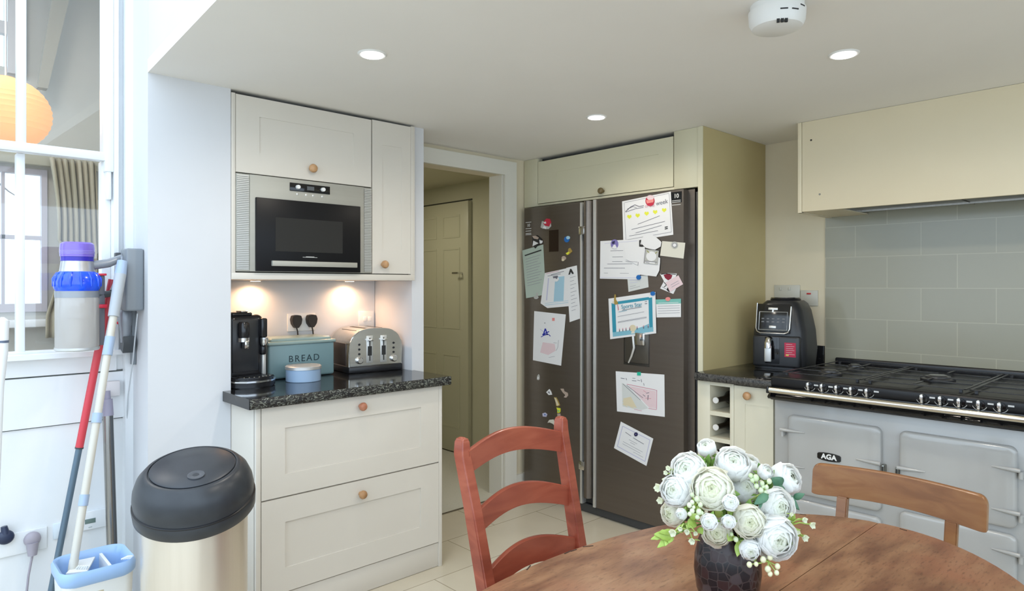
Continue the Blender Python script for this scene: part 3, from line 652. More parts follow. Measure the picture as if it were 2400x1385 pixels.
paper('shopping_list', 'long narrow white list hanging by the light trim of the left door', [(1327, 628), (1352, 622), (1361, 746), (1335, 755)], 2, 'white',
      [('grey', 1, ql([(1330, 630), (1352, 625), (1360, 746), (1336, 753)], .2, .18 + k * .07, .8 - (k % 2) * .2, .175 + k * .07)) for k in range(10)])
q = [(1252, 729), (1326, 737), (1315, 857), (1249, 844)]
paper('child_drawing', 'child drawing of a blue letter A above a pale pink scribble on the left door', q, 0, 'white',
      [('dblue', 2.6, [(1273, 786), (1278, 770), (1283, 785)]), ('dblue', 2.2, [(1271, 784), (1287, 777)]), ('dblue', 1.6, [(1268, 790), (1274, 786), (1285, 783), (1290, 788)]), ('lav', 1, [(1266, 771), (1274, 778)]), ('dblue', 2, [(1274, 784), (1284, 784)]),
       ('grey', .8, [(1297, 803), (1305, 804)]), ('grey', .8, [(1309, 797), (1307, 815), (1303, 822)]), ('grey', .8, [(1286, 838), (1300, 835)])],
      [('lpink', [(1272, 802), (1300, 806), (1302, 822), (1285, 832), (1266, 826)]), ('coral', [(1294, 745), (1300, 745), (1300, 752), (1294, 752)]), ('ink', [(1276, 756), (1278, 756), (1278, 758), (1276, 758)])])
# right door papers
q = [(1458, 472), (1572, 449), (1578, 550), (1461, 568)]
def heart(u, v, r): return [(u + r * x, v + r * y) for x, y in ((0, 1), (-1, .1), (-.9, -.7), (-.4, -.9), (0, -.5), (.4, -.9), (.9, -.7), (1, .1))]
paper('star_certificate', 'large white award sheet with five yellow marks under the red round magnet', q, 0, 'white',
      [('grey', .9, ql(q, .05, .04, .96, .03)), ('grey', .9, ql(q, .04, .95, .97, .93)), ('grey', .8, ql(q, .04, .04, .05, .95)), ('grey', .8, ql(q, .965, .04, .965, .93)),
       ('ink', 1.6, [(1466, 496), (1478, 485), (1488, 480), (1498, 484), (1509, 482)]), ('ink', 1.2, [(1466, 497), (1490, 489), (1508, 486)]), ('ink', 1, [(1470, 490), (1484, 484), (1492, 487)]),
       ('ink', 1, ql(q, .3, .62, .75, .51)), ('ink', 1, ql(q, .17, .72, .85, .66)), ('ink', 1, ql(q, .25, .82, .78, .74)), ('ink', .9, ql(q, .12, .87, .7, .85))],
      [('yellow', heart(1475, 508, 5.2)), ('yellow', heart(1494.5, 505, 5.2)), ('yellow', heart(1515.5, 500.5, 5.2)), ('yellow', heart(1535.5, 497, 5.2)), ('yellow', heart(1556.5, 492.5, 5.2)),
       ('black', [(1558, 531.5), (1565, 530), (1565, 532.5), (1558, 534)]), ('black', [(1558, 535.5), (1565, 534), (1565, 536.5), (1558, 538)])],
      texts=[('of the', .026, 1523, 482, .0, 'pink'), ('week', .034, 1551, 474.5, .10, 'ink')])
q = [(1407, 565), (1504, 560), (1499, 655), (1406, 653)]
paper('letter_sheet', 'white letter sheet under the purple magnet beside the right door trim', q, 1, 'white',
      [('lav', .9, ql(q, .02, .97, .95, .96)), ('ink', .9, ql(q, .25, .27, .56, .27)), ('ink', .9, ql(q, .3, .43, .56, .43)), ('ink', .9, ql(q, .3, .55, .55, .55)), ('ink', .9, ql(q, .18, .61, .8, .61)), ('ink', .9, ql(q, .1, .72, .62, .72)), ('grey', .8, ql(q, .1, .85, .2, .85)), ('grey', .8, ql(q, .5, .85, .72, .85)), ('lav', .8, ql(q, .1, .07, .9, .04))])
paper('small_note', 'small ruled note sticking out below the letter sheet', [(1470, 648), (1518, 645), (1520, 673), (1473, 684)], 0, 'paper2',
      [('lav', 1, [(1476, 657), (1496, 656)]), ('lav', .9, [(1476, 663), (1494, 661)]), ('grey', .7, [(1476, 672), (1490, 669)]), ('grey', .7, [(1476, 677), (1500, 671)])])
q = [(1461, 580), (1514, 575), (1546, 616), (1541, 648)]
paper('white_note', 'blank white note pinned under the square photo magnet', [(1463, 578), (1512, 578), (1511, 583), (1547, 605), (1547, 614), (1545, 634), (1538, 648), (1495, 643), (1496, 622), (1466, 607)], 3, 'white',
      [('grey', 1, [(1466, 612), (1494, 614)]), ('ink', 1, [(1496, 614), (1495, 622)])], [('black', [(1498, 563), (1503, 562), (1500, 571), (1507, 579), (1498, 578)])])
paper('pale_card', 'pale round-cornered card overlapping the foot of the award sheet', [(1503, 560), (1510, 552), (1522, 548), (1533, 552), (1540, 558), (1550, 567), (1548, 578), (1534, 586), (1514, 581), (1503, 571)], 4, 'white')
paper('business_card', 'white card under the round silver magnet at the right of the door', [(1552, 565), (1606, 569), (1602, 606), (1547, 599)], 3, 'cream')
q = [(1513, 583), (1544, 587), (1541, 620), (1509, 617)]
paper('photo_magnet', 'square grey patterned magnet with a white disc on the white note', q, 5, 'silver', [('black', 1, ql(q, 0, 0, 1, 0)), ('ink', 1, ql(q, 0, 0, 0, 1)), ('ink', 1.2, ql(q, .05, .84, .95, .84)), ('olive', 1.5, ql(q, .1, .1, .3, .25)), ('olive', 1.5, ql(q, .9, .1, .75, .25)), ('ink', 1, ql(q, .1, .9, .4, .95))],
      [('white', [(1526.5 + 12 * math.cos(a * PI / 8), 600.5 + 11.5 * math.sin(a * PI / 8)) for a in range(16)]), ('white', qr(q, .08, .86, .8, .96))], cat='magnet')
paper('torn_postcard', 'crumpled red black and white postcard on the right side of the fridge', [(1547, 642), (1566, 640), (1586, 641), (1582, 655), (1590, 665), (1578, 689), (1547, 676), (1556, 659)], 0, 'white',
      [('black', 1.8, [(1549, 643), (1560, 641), (1584, 643)]), ('black', 1.6, [(1556, 661), (1562, 668), (1556, 673)]), ('black', 2.5, [(1563, 678), (1570, 684)]), ('grey', 1.2, [(1551, 672), (1566, 680)])],
      [('dred', [(1555, 644), (1566, 641), (1576, 645), (1573, 653), (1566, 657), (1559, 652)]), ('black', [(1572, 676), (1566, 671), (1562, 679), (1567, 684)])])
paper('folded_card', 'folded white card tilted over the crumpled postcard', [(1560, 662), (1590, 645), (1601, 666), (1570, 684)], 1, 'lpink', [('grey', .9, [(1572, 668), (1590, 658)]), ('grey', .9, [(1574, 673), (1592, 663)])])
# Sports Star
q = [(1426, 700), (1536, 684), (1538, 781), (1430, 795)]
L_ = []; P_ = [('teal', qr(q, .14, .10, .86, .17)), ('teal', qr(q, .06, .12, .14, .94)), ('teal', qr(q, .85, .12, .93, .94)), ('lteal', qr(q, .06, .84, .94, .95)), ('lteal', [lerp(q, .14, .84), lerp(q, .3, .86), lerp(q, .5, .84), lerp(q, .7, .80), lerp(q, .86, .74), lerp(q, .86, .86), lerp(q, .14, .88)]), ('sand', [(1483 + 8 * math.cos(a * PI / 6), 769 + 8 * math.sin(a * PI / 6)) for a in range(12)]), ('cream', [(1480, 777), (1487, 776), (1488, 781), (1479, 782)]), ('cream', qr(q, .08, .08, .13, .14))]
for s_ in (.2, .27, .34, .42, .58, .72, .82): P_.append(('ink', qr(q, s_, .80, s_ + .02, .85))); P_.append(('pink', qr(q, s_, .77, s_ + .02, .80)))
L_ += [('teal', .9, ql(q, .2, .36, .38, .35)), ('grey', .8, ql(q, .18, .47, .75, .44)), ('grey', .8, ql(q, .18, .60, .8, .57)), ('grey', .8, ql(q, .18, .62, .8, .59)), ('red', 1.2, ql(q, .19, .18, .20, .32)), ('ink', 1, ql(q, .77, .20, .82, .20)), ('ink', 1.4, ql(q, .77, .25, .82, .25)), ('ink', 1, ql(q, .28, .33, .70, .315))]
paper('sports_certificate', 'Sports Star certificate with a blue border above the water dispenser', q, 3, 'white', L_, P_, texts=[('Sports Star', .031, 1480, 716.5, .13, 'teal')])
q = [(1537, 702), (1596, 700), (1596, 743), (1539, 744)]
paper('ruled_notepad', 'small ruled note with green header under the coral magnet', q, 2, 'white', [('grey', .9, ql(q, .06, .38 + k * .13, .95, .37 + k * .13)) for k in range(4)] + [('white', 1, ql(q, .1, .2, .9, .2))], [('aqua', qr(q, 0, 0, 1, .26))])
q = [(1443, 870), (1557, 878), (1558, 977), (1446, 964)]
paper('pencil_drawing', 'child drawing of a pink and grey diagonal shape held by a green magnet', q, 0, 'white',
      [('ink', 1.4, ql(q, .10, .16, .18, .17)), ('ink', 1.2, ql(q, .21, .15, .22, .20)), ('ink', 1.2, ql(q, .33, .2, .42, .2)), ('ink', 1, ql(q, .34, .14, .40, .14)), ('ink', 1, ql(q, .44, .18, .50, .19)), ('ink', 1.2, ql(q, .52, .15, .53, .22)), ('ink', 1, ql(q, .57, .24, .58, .30)),
       ('pink', 1.6, ql(q, .22, .30, .80, .38)), ('pink', 1.2, ql(q, .80, .38, .84, .40)), ('pink', 1.5, ql(q, .84, .38, .83, .84)), ('pink', 1.5, ql(q, .66, .84, .83, .85)), ('ink', 1, ql(q, .22, .33, .55, .60)), ('ink', .9, ql(q, .14, .3, .5, .66)),
       ('sand', 1.6, ql(q, .12, .80, .22, .86)), ('sand', 1.5, ql(q, .24, .82, .36, .88)), ('sand', 1.3, ql(q, .12, .74, .20, .70)), ('pink', 1, ql(q, .36, .9, .52, .92)),
       ('pink', 1.3, ql(q, .56, .42, .62, .46)), ('ink', 1.3, ql(q, .62, .48, .68, .46)), ('ink', 1.2, ql(q, .55, .52, .60, .56)), ('ink', 1.6, ql(q, .66, .52, .65, .64)), ('pink', 1.3, ql(q, .60, .60, .72, .60))],
      [('paper2', [lerp(q, .12, .28), lerp(q, .24, .34), lerp(q, .66, .84), lerp(q, .50, .90), lerp(q, .12, .86)]), ('sand', [lerp(q, .14, .66), lerp(q, .30, .60), lerp(q, .42, .86), lerp(q, .14, .82)]), ('lpink', [lerp(q, .26, .34), lerp(q, .82, .41), lerp(q, .82, .82), lerp(q, .68, .82)])])
q = [(1455, 988), (1531, 1028), (1515, 1092), (1439, 1050)]
paper('tilted_certificate', 'tilted white certificate with a lilac border, lowest paper on the right door', q, 0, 'white',
      [('lav', 1.6, ql(q, .08, .12, .92, .10)), ('lav', 1.6, ql(q, .92, .10, .93, .88)), ('lav', 1.6, ql(q, .08, .88, .93, .88)), ('lav', 1.6, ql(q, .08, .12, .08, .88)),
       ('ink', 1.1, ql(q, .20, .27, .38, .30)), ('ink', 1.1, ql(q, .45, .32, .78, .34)), ('grey', .8, ql(q, .35, .45, .6, .45)), ('grey', .8, ql(q, .4, .52, .55, .52)), ('grey', .8, ql(q, .2, .62, .8, .62)), ('grey', .8, ql(q, .2, .7, .75, .7)), ('grey', .7, ql(q, .55, .78, .85, .78))])
# magnets: raised solids on the doors
def magnet(name, label, parts, group=None, off=.0075, cat='magnet'):
    t = MB()
    for col, px in parts:
        t.use(inkm(col)); t.prism([on(u, v, 1, FY - off) for u, v in px], (0, 0, 0), (0, off - .0002 if off < .006 else .006, 0)); off += .0006
    return tag(t.build(name, smooth=20), label, cat, group)
def disc(u, v, ru, rv, n=16): return [(u + ru * math.cos(a * 2 * PI / n), v + rv * math.sin(a * 2 * PI / n)) for a in range(n)]
magnet('figure_magnet', 'red and white figure magnet near the top of the left fridge door', [('silver', [(1267, 533), (1270, 518), (1290, 522), (1291, 530), (1285, 537), (1272, 536)]), ('red', [(1276, 517), (1281, 512), (1288, 513), (1291, 521), (1287, 531), (1278, 529), (1273, 524)]), ('white', [(1272, 534), (1275, 529), (1280, 532), (1279, 537)]), ('white', [(1274, 521), (1279, 519), (1280, 524), (1275, 524)])], off=.004)
magnet('bird_magnet', 'black and white magnet holding the printed list', [('black', [(1247, 552), (1258, 551), (1268, 560), (1271, 570), (1262, 572), (1254, 582), (1248, 575)]), ('tan', [(1247, 553), (1255, 552), (1263, 557), (1260, 561), (1251, 559)]), ('white', [(1250, 564), (1262, 570), (1254, 574), (1248, 577)]), ('white', [(1264, 562), (1270, 564), (1270, 570), (1265, 571)])], off=.007)
magnet('globe_magnet', 'small blue round magnet on the left fridge door', [('blue', disc(1328, 561, 6, 7)), ('lblue', disc(1331, 557, 4, 4))], off=.004)
magnet('dragon_magnet', 'gold wriggly magnet below the small blue magnet', [('gold', [(1332, 583), (1336, 581), (1341, 589), (1338, 592), (1333, 597), (1328, 598), (1325, 593), (1331, 591)]), ('tan', disc(1321, 605, 5, 5)), ('sand', disc(1319, 609, 3, 3)), ('yellow', [(1326, 594), (1330, 597), (1335, 592), (1332, 590)])], off=.004)
magnet('clip_magnet', 'grey clip magnet at the foot of the printed list', [('silver', disc(1256, 697, 5, 4)), ('silver', [(1257, 686), (1260, 686), (1259, 697), (1256, 697)])], off=.005)
magnet('letter_magnet', 'black letter magnet on the sheet with the pale blue block', [('white', disc(1303, 654, 6, 6)), ('ink', [(1295, 648), (1306, 646), (1307, 650), (1305, 654), (1300, 651), (1298, 653)])], off=.007)
magnet('tower_magnet', 'black tower shaped magnet on the long narrow list', [('black', [(1336, 630), (1338, 630), (1344, 641), (1341, 642), (1337, 636), (1335, 643), (1332, 644)])], off=.009)
magnet('bean_magnet', 'white oval magnet below the letter A drawing', [('silver', [(1258, 889), (1259, 881), (1262, 877), (1264, 882), (1264, 889), (1261, 891)]), ('white', disc(1261, 886, 1.6, 3))], off=.004)
magnet('ring_magnet', 'small white triangular magnet on the lower left door', [('white', [(1280, 919), (1287, 912), (1291, 918), (1293, 925), (1286, 926)]), ('ink', [(1284, 919), (1287, 917), (1289, 923)])], off=.004)
magnet('hook_magnet', 'pinkish hook shaped magnet on the lower left door', [('tan', [(1313, 911), (1320, 911), (1322, 917), (1330, 921), (1331, 927), (1327, 932), (1321, 931), (1325, 926), (1319, 920)])], off=.004)
magnet('bottle_magnet', 'mustard yellow bottle shaped magnet just above the chair post', [('gold', [(1298, 931), (1303, 931), (1308, 940), (1312, 950), (1307, 953), (1303, 951), (1302, 942)]), ('sand', [(1299, 932), (1303, 933), (1310, 949), (1305, 951)])], off=.004)
magnet('frog_magnet', 'small green magnet between the mustard magnet and the chair post', [('yellow', [(1304, 955), (1313, 957), (1313, 963), (1312, 967), (1306, 968), (1306, 961)]), ('green', [(1306, 961), (1312, 963), (1309, 965)]), ('tan', [(1306, 969), (1312, 969), (1313, 978), (1306, 978)])], off=.004)
magnet('cube_magnet', 'small pale blue magnet left of the chair post', [('lav', [(1271, 969), (1277, 967), (1282, 971), (1280, 977), (1272, 976)]), ('blue', [(1275, 970), (1279, 971), (1277, 974)])], off=.004)
magnet('shell_magnet', 'pale shell shaped magnet beside the chair post', [('cream', [(1283, 991), (1287, 984), (1296, 983), (1299, 988), (1299, 997), (1295, 993), (1288, 990)])], off=.004)
magnet('round_red_magnet', 'round red and white magnet on the award sheet', [('red', disc(1523, 471, 10.5, 12)), ('lpink', disc(1524, 463, 8, 6)), ('coral', [(1514, 469), (1532, 467), (1531, 474), (1516, 477)])], off=.005)
magnet('round_purple_magnet', 'round purple and white magnet at the top of the letter sheet', [('purple', disc(1440, 572, 8.8, 11)), ('white', [(1434, 581), (1438, 574), (1442, 573), (1446, 582), (1440, 583)]), ('navy', [(1434, 567), (1441, 564), (1440, 571), (1435, 572)])], off=.006)
magnet('silver_magnet', 'round silver and white magnet on the white card', [('silver', disc(1580.5, 574, 8, 8)), ('ink', disc(1581, 574.5, 5.4, 5.4)), ('white', disc(1581, 574.5, 4.2, 4.2))], off=.009)
magnet('blue_disc_magnet', 'bright blue disc magnet at the lower corner of the letter sheet', [('blue', disc(1496, 650, 5, 5.5))], off=.008)
magnet('blue_disc_magnet', 'bright blue disc magnet on the top corner of the sports certificate', [('blue', disc(1529.5, 688, 5.5, 5))], off=.010)
magnet('gold_tower_magnet', 'gold tower shaped magnet on the top left of the sports certificate', [('gold', [(1440, 690), (1442, 690), (1443, 702), (1448, 710), (1447, 713), (1440, 714), (1439, 703)])], off=.010)
magnet('coral_magnet', 'coral pink round magnet on the green header note', [('coral', disc(1565, 701, 5.5, 4.8))], off=.008)
magnet('green_magnet', 'small green square magnet on the diagonal drawing', [('green', [(1493, 872), (1501, 872), (1501, 880), (1493, 880)])], off=.005)
magnet('navy_magnet', 'dark navy round magnet on the tilted certificate', [('navy', disc(1490, 1018, 4.2, 4.8)), ('purple', disc(1490, 1018, 1.2, 1.2))], off=.005)

# housing above and beside the fridge
t = thing('fridge_housing', 'cream cupboard above the fridge with one wide flap and knob', 'cabinet', (-2.43, 3.3, 1.83))
mb = MB().box(-3.07, -1.812, 3.03, 3.645, 1.835, 2.105); mb.build('body', cab_in, t)
fr = MB().box(-1.955, -1.812, 2.985, 3.03, 1.822, CZ - .001, .001).box(-3.075, -2.955, 2.985, 3.03, 1.822, CZ - .001, .001).box(-2.955, -1.955, 2.99, 3.03, 1.822, 1.835, .001); fr.build('frame', mat('housing_paint', (.66, .62, .45), .45), t)
a = on(1320, 395, 1, 2.985); b_ = on(1575, 360, 1, 2.985)
d = shaker('y', -2.950, -1.960, 1.838, 2.100, 2.985, -2.79, -2.05, 1.90, 2.02, rec=.003).build('door', M['housing_paint'], t)
kp = on(1414, 448, 1, 2.985); knob(d, (kp.x, 2.985, kp.z), 'y', .0175, mat('knob_dark_oak', (.14, .10, .04), .45))
box('housing_panel', panel_shaded, -1.810, -1.786, 2.985, 3.652, 0, CZ - .001); tag(bpy.data.objects['housing_panel'], 'tall cream end panel right of the fridge', 'panel')
S('trim_14', M['housing_paint'], -1.812, -1.785, 2.981, 2.986, 0, CZ - .001)

# ------------------------------------------------------------------ wine rack and cupboard right of the fridge
t = thing('wine_cabinet', 'cream base unit with wine cubbies and a narrow cupboard door beside the range', 'cabinet', (-1.58, 3.2, 0))
cr = mat('base_paint_cream', (.68, .64, .50), .42)
mb = MB()
mb.box(-1.786, -1.718, 2.935, 3.3, 0, .855, .001).box(-1.612, -1.592, 2.935, 3.3, .1, .855, .001).box(-1.718, -1.612, 3.28, 3.3, .1, .855)
for z in (.850, .704, .577, .45, .32, .19): mb.box(-1.718, -1.612, 2.937, 3.3, z - .0155, z + .005)
mb.box(-1.592, -1.392, 2.96, 3.64, .1, .853); mb.box(-1.72, -1.392, 2.99, 3.05, 0, .1); mb.build('body', cr, t)
d = shaker('y', -1.590, -1.398, .115, .848, 2.935, -1.535, -1.42, .17, .765, rec=.003).build('door', cr, t)
knob(d, (-1.513, 2.935, .808), 'y', .0185, knob_w)
for z, lb in ((.750, 'dark wine bottle with white cap in the top cubby'), (.618, 'dark wine bottle with white cap in the second cubby'), (.492, 'dark wine bottle in the lowest visible cubby')):
    bt = thing('wine_bottle', lb, 'bottle', (-1.665, 3.1, z), group='wine bottles in the rack')
    q = Matrix.Translation((-1.692, 2.945, z + .012)) @ Matrix.Rotation(-PI / 2, 4, 'X') @ Matrix.Rotation(math.radians(-2), 4, 'Y')
    MB().lathe([(0, 0), (.0135, 0), (.0135, .07), (.018, .095), (.033, .125), (.0345, .29), (0, .30)], seg=24, mtx=q @ Matrix.Rotation(math.radians(5), 4, 'Y')).build('glass', mat('bottle_dark', (.012, .008, .006), .12), bt)
    MB().lathe([(0, -.003), (.0145, -.003), (.0145, .004), (0, .004)], seg=24, mtx=q).build('cap', mat('cap_white', (.75, .73, .70), .4), bt)
t = thing('granite_worktop', 'black granite worktop under the air fryer between fridge and range', 'worktop', (-1.6, 3.2, .854))
mb = MB().box(-1.785, -1.383, 2.905, 3.652, .856, .8935, .0015); mb.build('slab', gran, t)
mb = MB(); prev = None
for i in range(70):
    x = -1.784 + .4 * i / 69; k = .0025 * noise.noise(Vector((x * 60, 9, 0)))
    q = [mb.b.verts.new((x, 2.9055, .893)), mb.b.verts.new((x, 2.9015 + k, .888)), mb.b.verts.new((x, 2.901 - k, .865)), mb.b.verts.new((x, 2.9055, .857))]
    if prev:
        for a in range(3): mb.b.faces.new((prev[a], q[a], q[a + 1], prev[a + 1]))
    prev = q
mb.build('front_edge', noisy('granite_edge_dark', (.010, .010, .011), (.09, .085, .075), 60, .25, dist=2), t, smooth=60)
box('upstand', gran, -1.785, -1.455, 3.635, 3.653, .894, 1.0, t, .001)
# sockets on back wall
crs = mat('plate_cream', (.56, .54, .46), .35)
tt = plate('double_socket', 'cream double socket plate on the wall behind the air fryer', (-1.732, 3.655, 1.225), (-1.587, 3.655, 1.325), 'y', -.009, m=crs)
for x in (-1.70, -1.65): box('switch', crs, x, x + .012, 3.641, 3.647, 1.295, 1.312, tt, .001)
tt = plate('cooker_switch', 'square cream cooker switch with a red rocker beside the tiles', (-1.583, 3.655, 1.212), (-1.490, 3.655, 1.296), 'y', -.009, m=crs)
box('rocker', mat('switch_red', (.55, .02, .02), .4), -1.548, -1.526, 3.641, 3.647, 1.274, 1.282, tt, .001)
# tiles
tl = box('splashback', spm, -1.452, 2.0, 3.648, 3.655, .88, 1.70); tl['kind'] = 'structure'; tl.name = 'wall_splashback'

# ------------------------------------------------------------------ extractor hood boxing
t = thing('extractor_hood', 'wide cream boxed extractor hood over the range', 'hood', (-.6, 3.45, 1.68))
hm = noisy('hood_paint', (.75, .66, .47), (.77, .68, .49), 3, .5)
mb = MB().box(-1.437, -1.418, 3.283, 3.653, 1.680, CZ - .001, .001).box(-1.416, .60, 3.279, 3.30, 1.684, CZ - .001, .001).box(.60, .62, 3.283, 3.653, 1.68, CZ - .001)
mb.box(-1.437, -1.418, 3.279, 3.30, 1.680, CZ - .001, .0005)
mb.build('casing', hm, t)
box('underside', hm, -1.420, -1.24, 3.30, 3.648, 1.684, 1.70, t); box('underside', hm, .45, .60, 3.30, 3.648, 1.684, 1.70, t)
fl = box('filter_tray', noisy('filter_steel', (.20, .19, .17), (.26, .25, .22), 70, .4, metal=.8), -1.24, .45, 3.31, 3.64, 1.698, 1.72, t)
box('filter_frame', steel, -1.24, .45, 3.55, 3.565, 1.690, 1.70, t); box('filter_frame', steel, -1.245, -1.235, 3.31, 3.64, 1.688, 1.70, t)
for x in (-.78, -.3, .1): box('filter_joint', black_mt, x - .002, x + .002, 3.31, 3.64, 1.696, 1.699, fl)
for (x, z) in ((-1.372, 2.03), (-1.331, 1.762)):
    MB().lathe([(0, 0), (.005, 0), (.004, .002), (0, .002)], seg=12, mtx=Matrix.Translation((x, 3.279, z)) @ Matrix.Rotation(PI / 2, 4, 'X')).build('screw', mat('screw_dark', (.06, .05, .04), .5, .5) if z > 1.9 else mat('screw_grey', (.3, .29, .25), .5, .5), t)

# ------------------------------------------------------------------ range cooker
t = thing('range_cooker', 'pale blue-grey enamel range cooker with black hob and AGA badge', 'range cooker', (-.83, 3.2, 0))
XL, XR, YF = -1.386, -.275, 2.92
box('body', enamel, XL, XR, YF, 3.60, .06, .812, t, .006)
box('plinth', black_mt, XL + .02, XR - .02, 2.97, 3.55, 0, .06, t)
box('hob', mat('hob_enamel', (.010, .010, .011), .28, spec=.3), XL - .002, XR + .002, 2.885, 3.628, .868, .916, t, .010, seg=3)
mb = MB().box(XL, XR, 2.882, 3.0, .812, .872, .003); f = mb.build('fascia', black_gl, t)
mb = MB(); mb.prism([(0, 2.90, .812), (0, 2.866, .818), (0, 2.860, .828), (0, 2.878, .842), (0, 2.90, .845)], (XL - .004, 0, 0), (XR - XL + .008, 0, 0)); mb.build('lower_moulding', black_gl, t, smooth=60)
mb = MB().tube([(XL + .012, 2.850, .860), (XR - .01, 2.850, .860)], .0125, 18); hr = mb.build('hand_rail', mat('rail_steel', (.66, .63, .55), .22, 1), t)
for x in (XL + .006, XR - .006): MB().box(x - .006, x + .006, 2.838, 2.89, .845, .874, .003).build('rail_bracket', black_gl, hr)
box('splash_upstand', black_pl, -1.395, XR, 3.628, 3.646, .90, .945, t, .008, seg=3)
# knobs
ku = [(1895, 903), (1927, 907), (1961, 911), (1995, 915), (2032, 919), (2161, 931), (2204, 935), (2248, 940), (2294, 944.5), (2343, 950)]
ring_m = mat('knob_ring', (.5, .5, .48), .3)
for i, (u, v) in enumerate(ku):
    p = on(u, v, 1, 2.872); z = .8905
    kb = MB().lathe([(0, 0), (.017, 0), (.016, .006), (0, .007)], seg=24, mtx=Matrix.Translation((p.x, 2.888, z)) @ Matrix.Rotation(PI / 2, 4, 'X')).build('knob', black_gl, t)
    MB().box(p.x - .0045, p.x + .0045, 2.862, 2.884, z - .018, z + .018, .003, 2).box(p.x - .006, p.x + .006, 2.857, 2.872, z - .003, z + .016, .003).build('grip', chrome, kb)
    pts = [(p.x + .023 * math.cos(a), 2.8835, z + .021 * math.sin(a)) for a in [math.radians(200 + k * 14) for k in range(11)]]
    MB().tube(pts, .0011, 6).build('dial_ring', ring_m, kb)
for (u, v) in [(1913, 900), (1947, 905), (1982, 907), (2017, 911), (2054, 915), (2185, 929), (2228, 934), (2272, 939), (2322, 944), (2370, 950)]:
    p = on(u, v, 1, 2.884); box('indicator', steel_lt, p.x - .009, p.x + .009, 2.8825, 2.886, .8935, .8995, t)
# hob details
grate = mat('cast_iron', (.03, .03, .032), .28)
for i, (x, y, r) in enumerate(((-1.22, 3.12, .05), (-1.22, 3.42, .04), (-.83, 3.26, .065), (-.45, 3.12, .045), (-.45, 3.42, .05))):
    bn = MB().lathe([(0, .917), (r, .917), (r, .926), (r * .75, .930), (r * .72, .936), (0, .937)], x, y, 28).build('burner', grate, t)
    MB().lathe([(0, .936), (r * .6, .936), (r * .5, .941), (0, .9415)], x, y, 28).build('burner_cap', mat('cap_iron', (.05, .05, .05), .15), bn)
for gx0, gx1 in ((-1.37, -1.03), (-1.02, -.66), (-.65, -.29)):
    mb = MB(); z0, z1 = .944, .953; w = .005; cx = (gx0 + gx1) / 2
    for y in (2.955, 3.255, 3.275, 3.585): mb.box(gx0, gx1, y, y + .009, z0, z1, .002)
    for x in (gx0, gx1 - .009): mb.box(x, x + .009, 2.955, 3.594, z0, z1, .002)
    for y in (3.12, 3.42):
        for s_ in (-1, 1): mb.box(min(cx + s_ * .03, cx + s_ * .165), max(cx + s_ * .03, cx + s_ * .165), y - w, y + w, z0, z1 + .002, .002)
        mb.box(cx - w, cx + w, y - .14, y - .035, z0, z1 + .002, .002); mb.box(cx - w, cx + w, y + .035, y + .14, z0, z1 + .002, .002)
    for x in (gx0 + .02, gx1 - .02):
        for y in (2.97, 3.58): mb.box(x - .005, x + .005, y - .005, y + .005, .915, z0 + .002)
    for v in mb.b.verts: v.co.z = .9165 + (v.co.z - .915) * .40
    mb.build('pan_support', grate, t)
# oven doors: cast, softly domed
def aga_door(x0, x1, z0, z1, name='door'):
    mb = MB(); cx_, cz_, hx, hz = (x0 + x1) / 2, (z0 + z1) / 2, (x1 - x0) / 2, (z1 - z0) / 2; rs = []
    for ins, dy in ((0, .0), (0, .013), (.0015, .0165), (.005, .0195), (.011, .0215), (.03, .0225)):
        ring = []
        for sx0, sz0, a0 in ((1, 1, 0), (-1, 1, 90), (-1, -1, 180), (1, -1, 270)):
            for k in range(7):
                a = math.radians(a0 + 15 * k); r_ = .024; ring.append(mb.b.verts.new((cx_ + sx0 * (hx - ins - r_) + r_ * math.cos(a), YF - dy, cz_ + sz0 * (hz - ins - r_) + r_ * math.sin(a))))
        rs.append(ring)
    for a, c in zip(rs, rs[1:]):
        for k in range(28): mb.b.faces.new((a[k], a[(k + 1) % 28], c[(k + 1) % 28], c[k]))
    mb.b.faces.new(rs[0]); mb.b.faces.new(rs[-1][::-1])
    d = mb.build(name, enamel, t, smooth=50); return d
def strap(d, x0, x1, z):
    """enamel hinge or latch strap tapering from x0 (thick) to x1 (thin)"""
    MB().tube([(x0, YF - .030, z), (x0 + (x1 - x0) * .15, YF - .030, z), (x0 + (x1 - x0) * .6, YF - .026, z), (x1, YF - .0225, z)], [.0075, .0078, .0058, .0030], 12).build('strap', enamel, d)
d1 = aga_door(-1.318, -.938, .412, .752); d1['label'] = 'upper left oven door'
strap(d1, -1.345, -1.24, .683); strap(d1, -1.345, -1.24, .530); strap(d1, -.935, -1.03, .609)
bd = MB().prism([(-1.137 + .048 * x, 0, .597 + .0165 * z) for x, z in ((-1, -.55), (-.9, -.8), (-.5, -1), (0, -1.08), (.5, -1), (.9, -.8), (1, -.55), (1, .55), (.9, .8), (.5, 1), (0, 1.08), (-.5, 1), (-.9, .8), (-1, .55))], (0, YF - .0255, 0), (0, .004, 0)).build('badge', black_gl, d1)
MB().text('AGA', .029, Matrix.Translation((-1.137, YF - .0262, .597)) @ TXY, .0008, 1.05, bold=.0012).build('badge_lettering', white_pl, d1)
d2 = aga_door(-.872, -.497, .459, .751); d2['label'] = 'upper right oven door'
strap(d2, -.875, -.78, .607); strap(d2, -.485, -.57, .672); strap(d2, -.485, -.57, .520)
d3 = aga_door(-1.318, -.938, .09, .388); d3['label'] = 'lower left oven door'
strap(d3, -1.345, -1.24, .33); strap(d3, -.935, -1.03, .25)
d4 = aga_door(-.872, -.497, .09, .436); d4['label'] = 'lower right oven door'
strap(d4, -.875, -.78, .30); strap(d4, -.485, -.57, .375); strap(d4, -.485, -.57, .16)
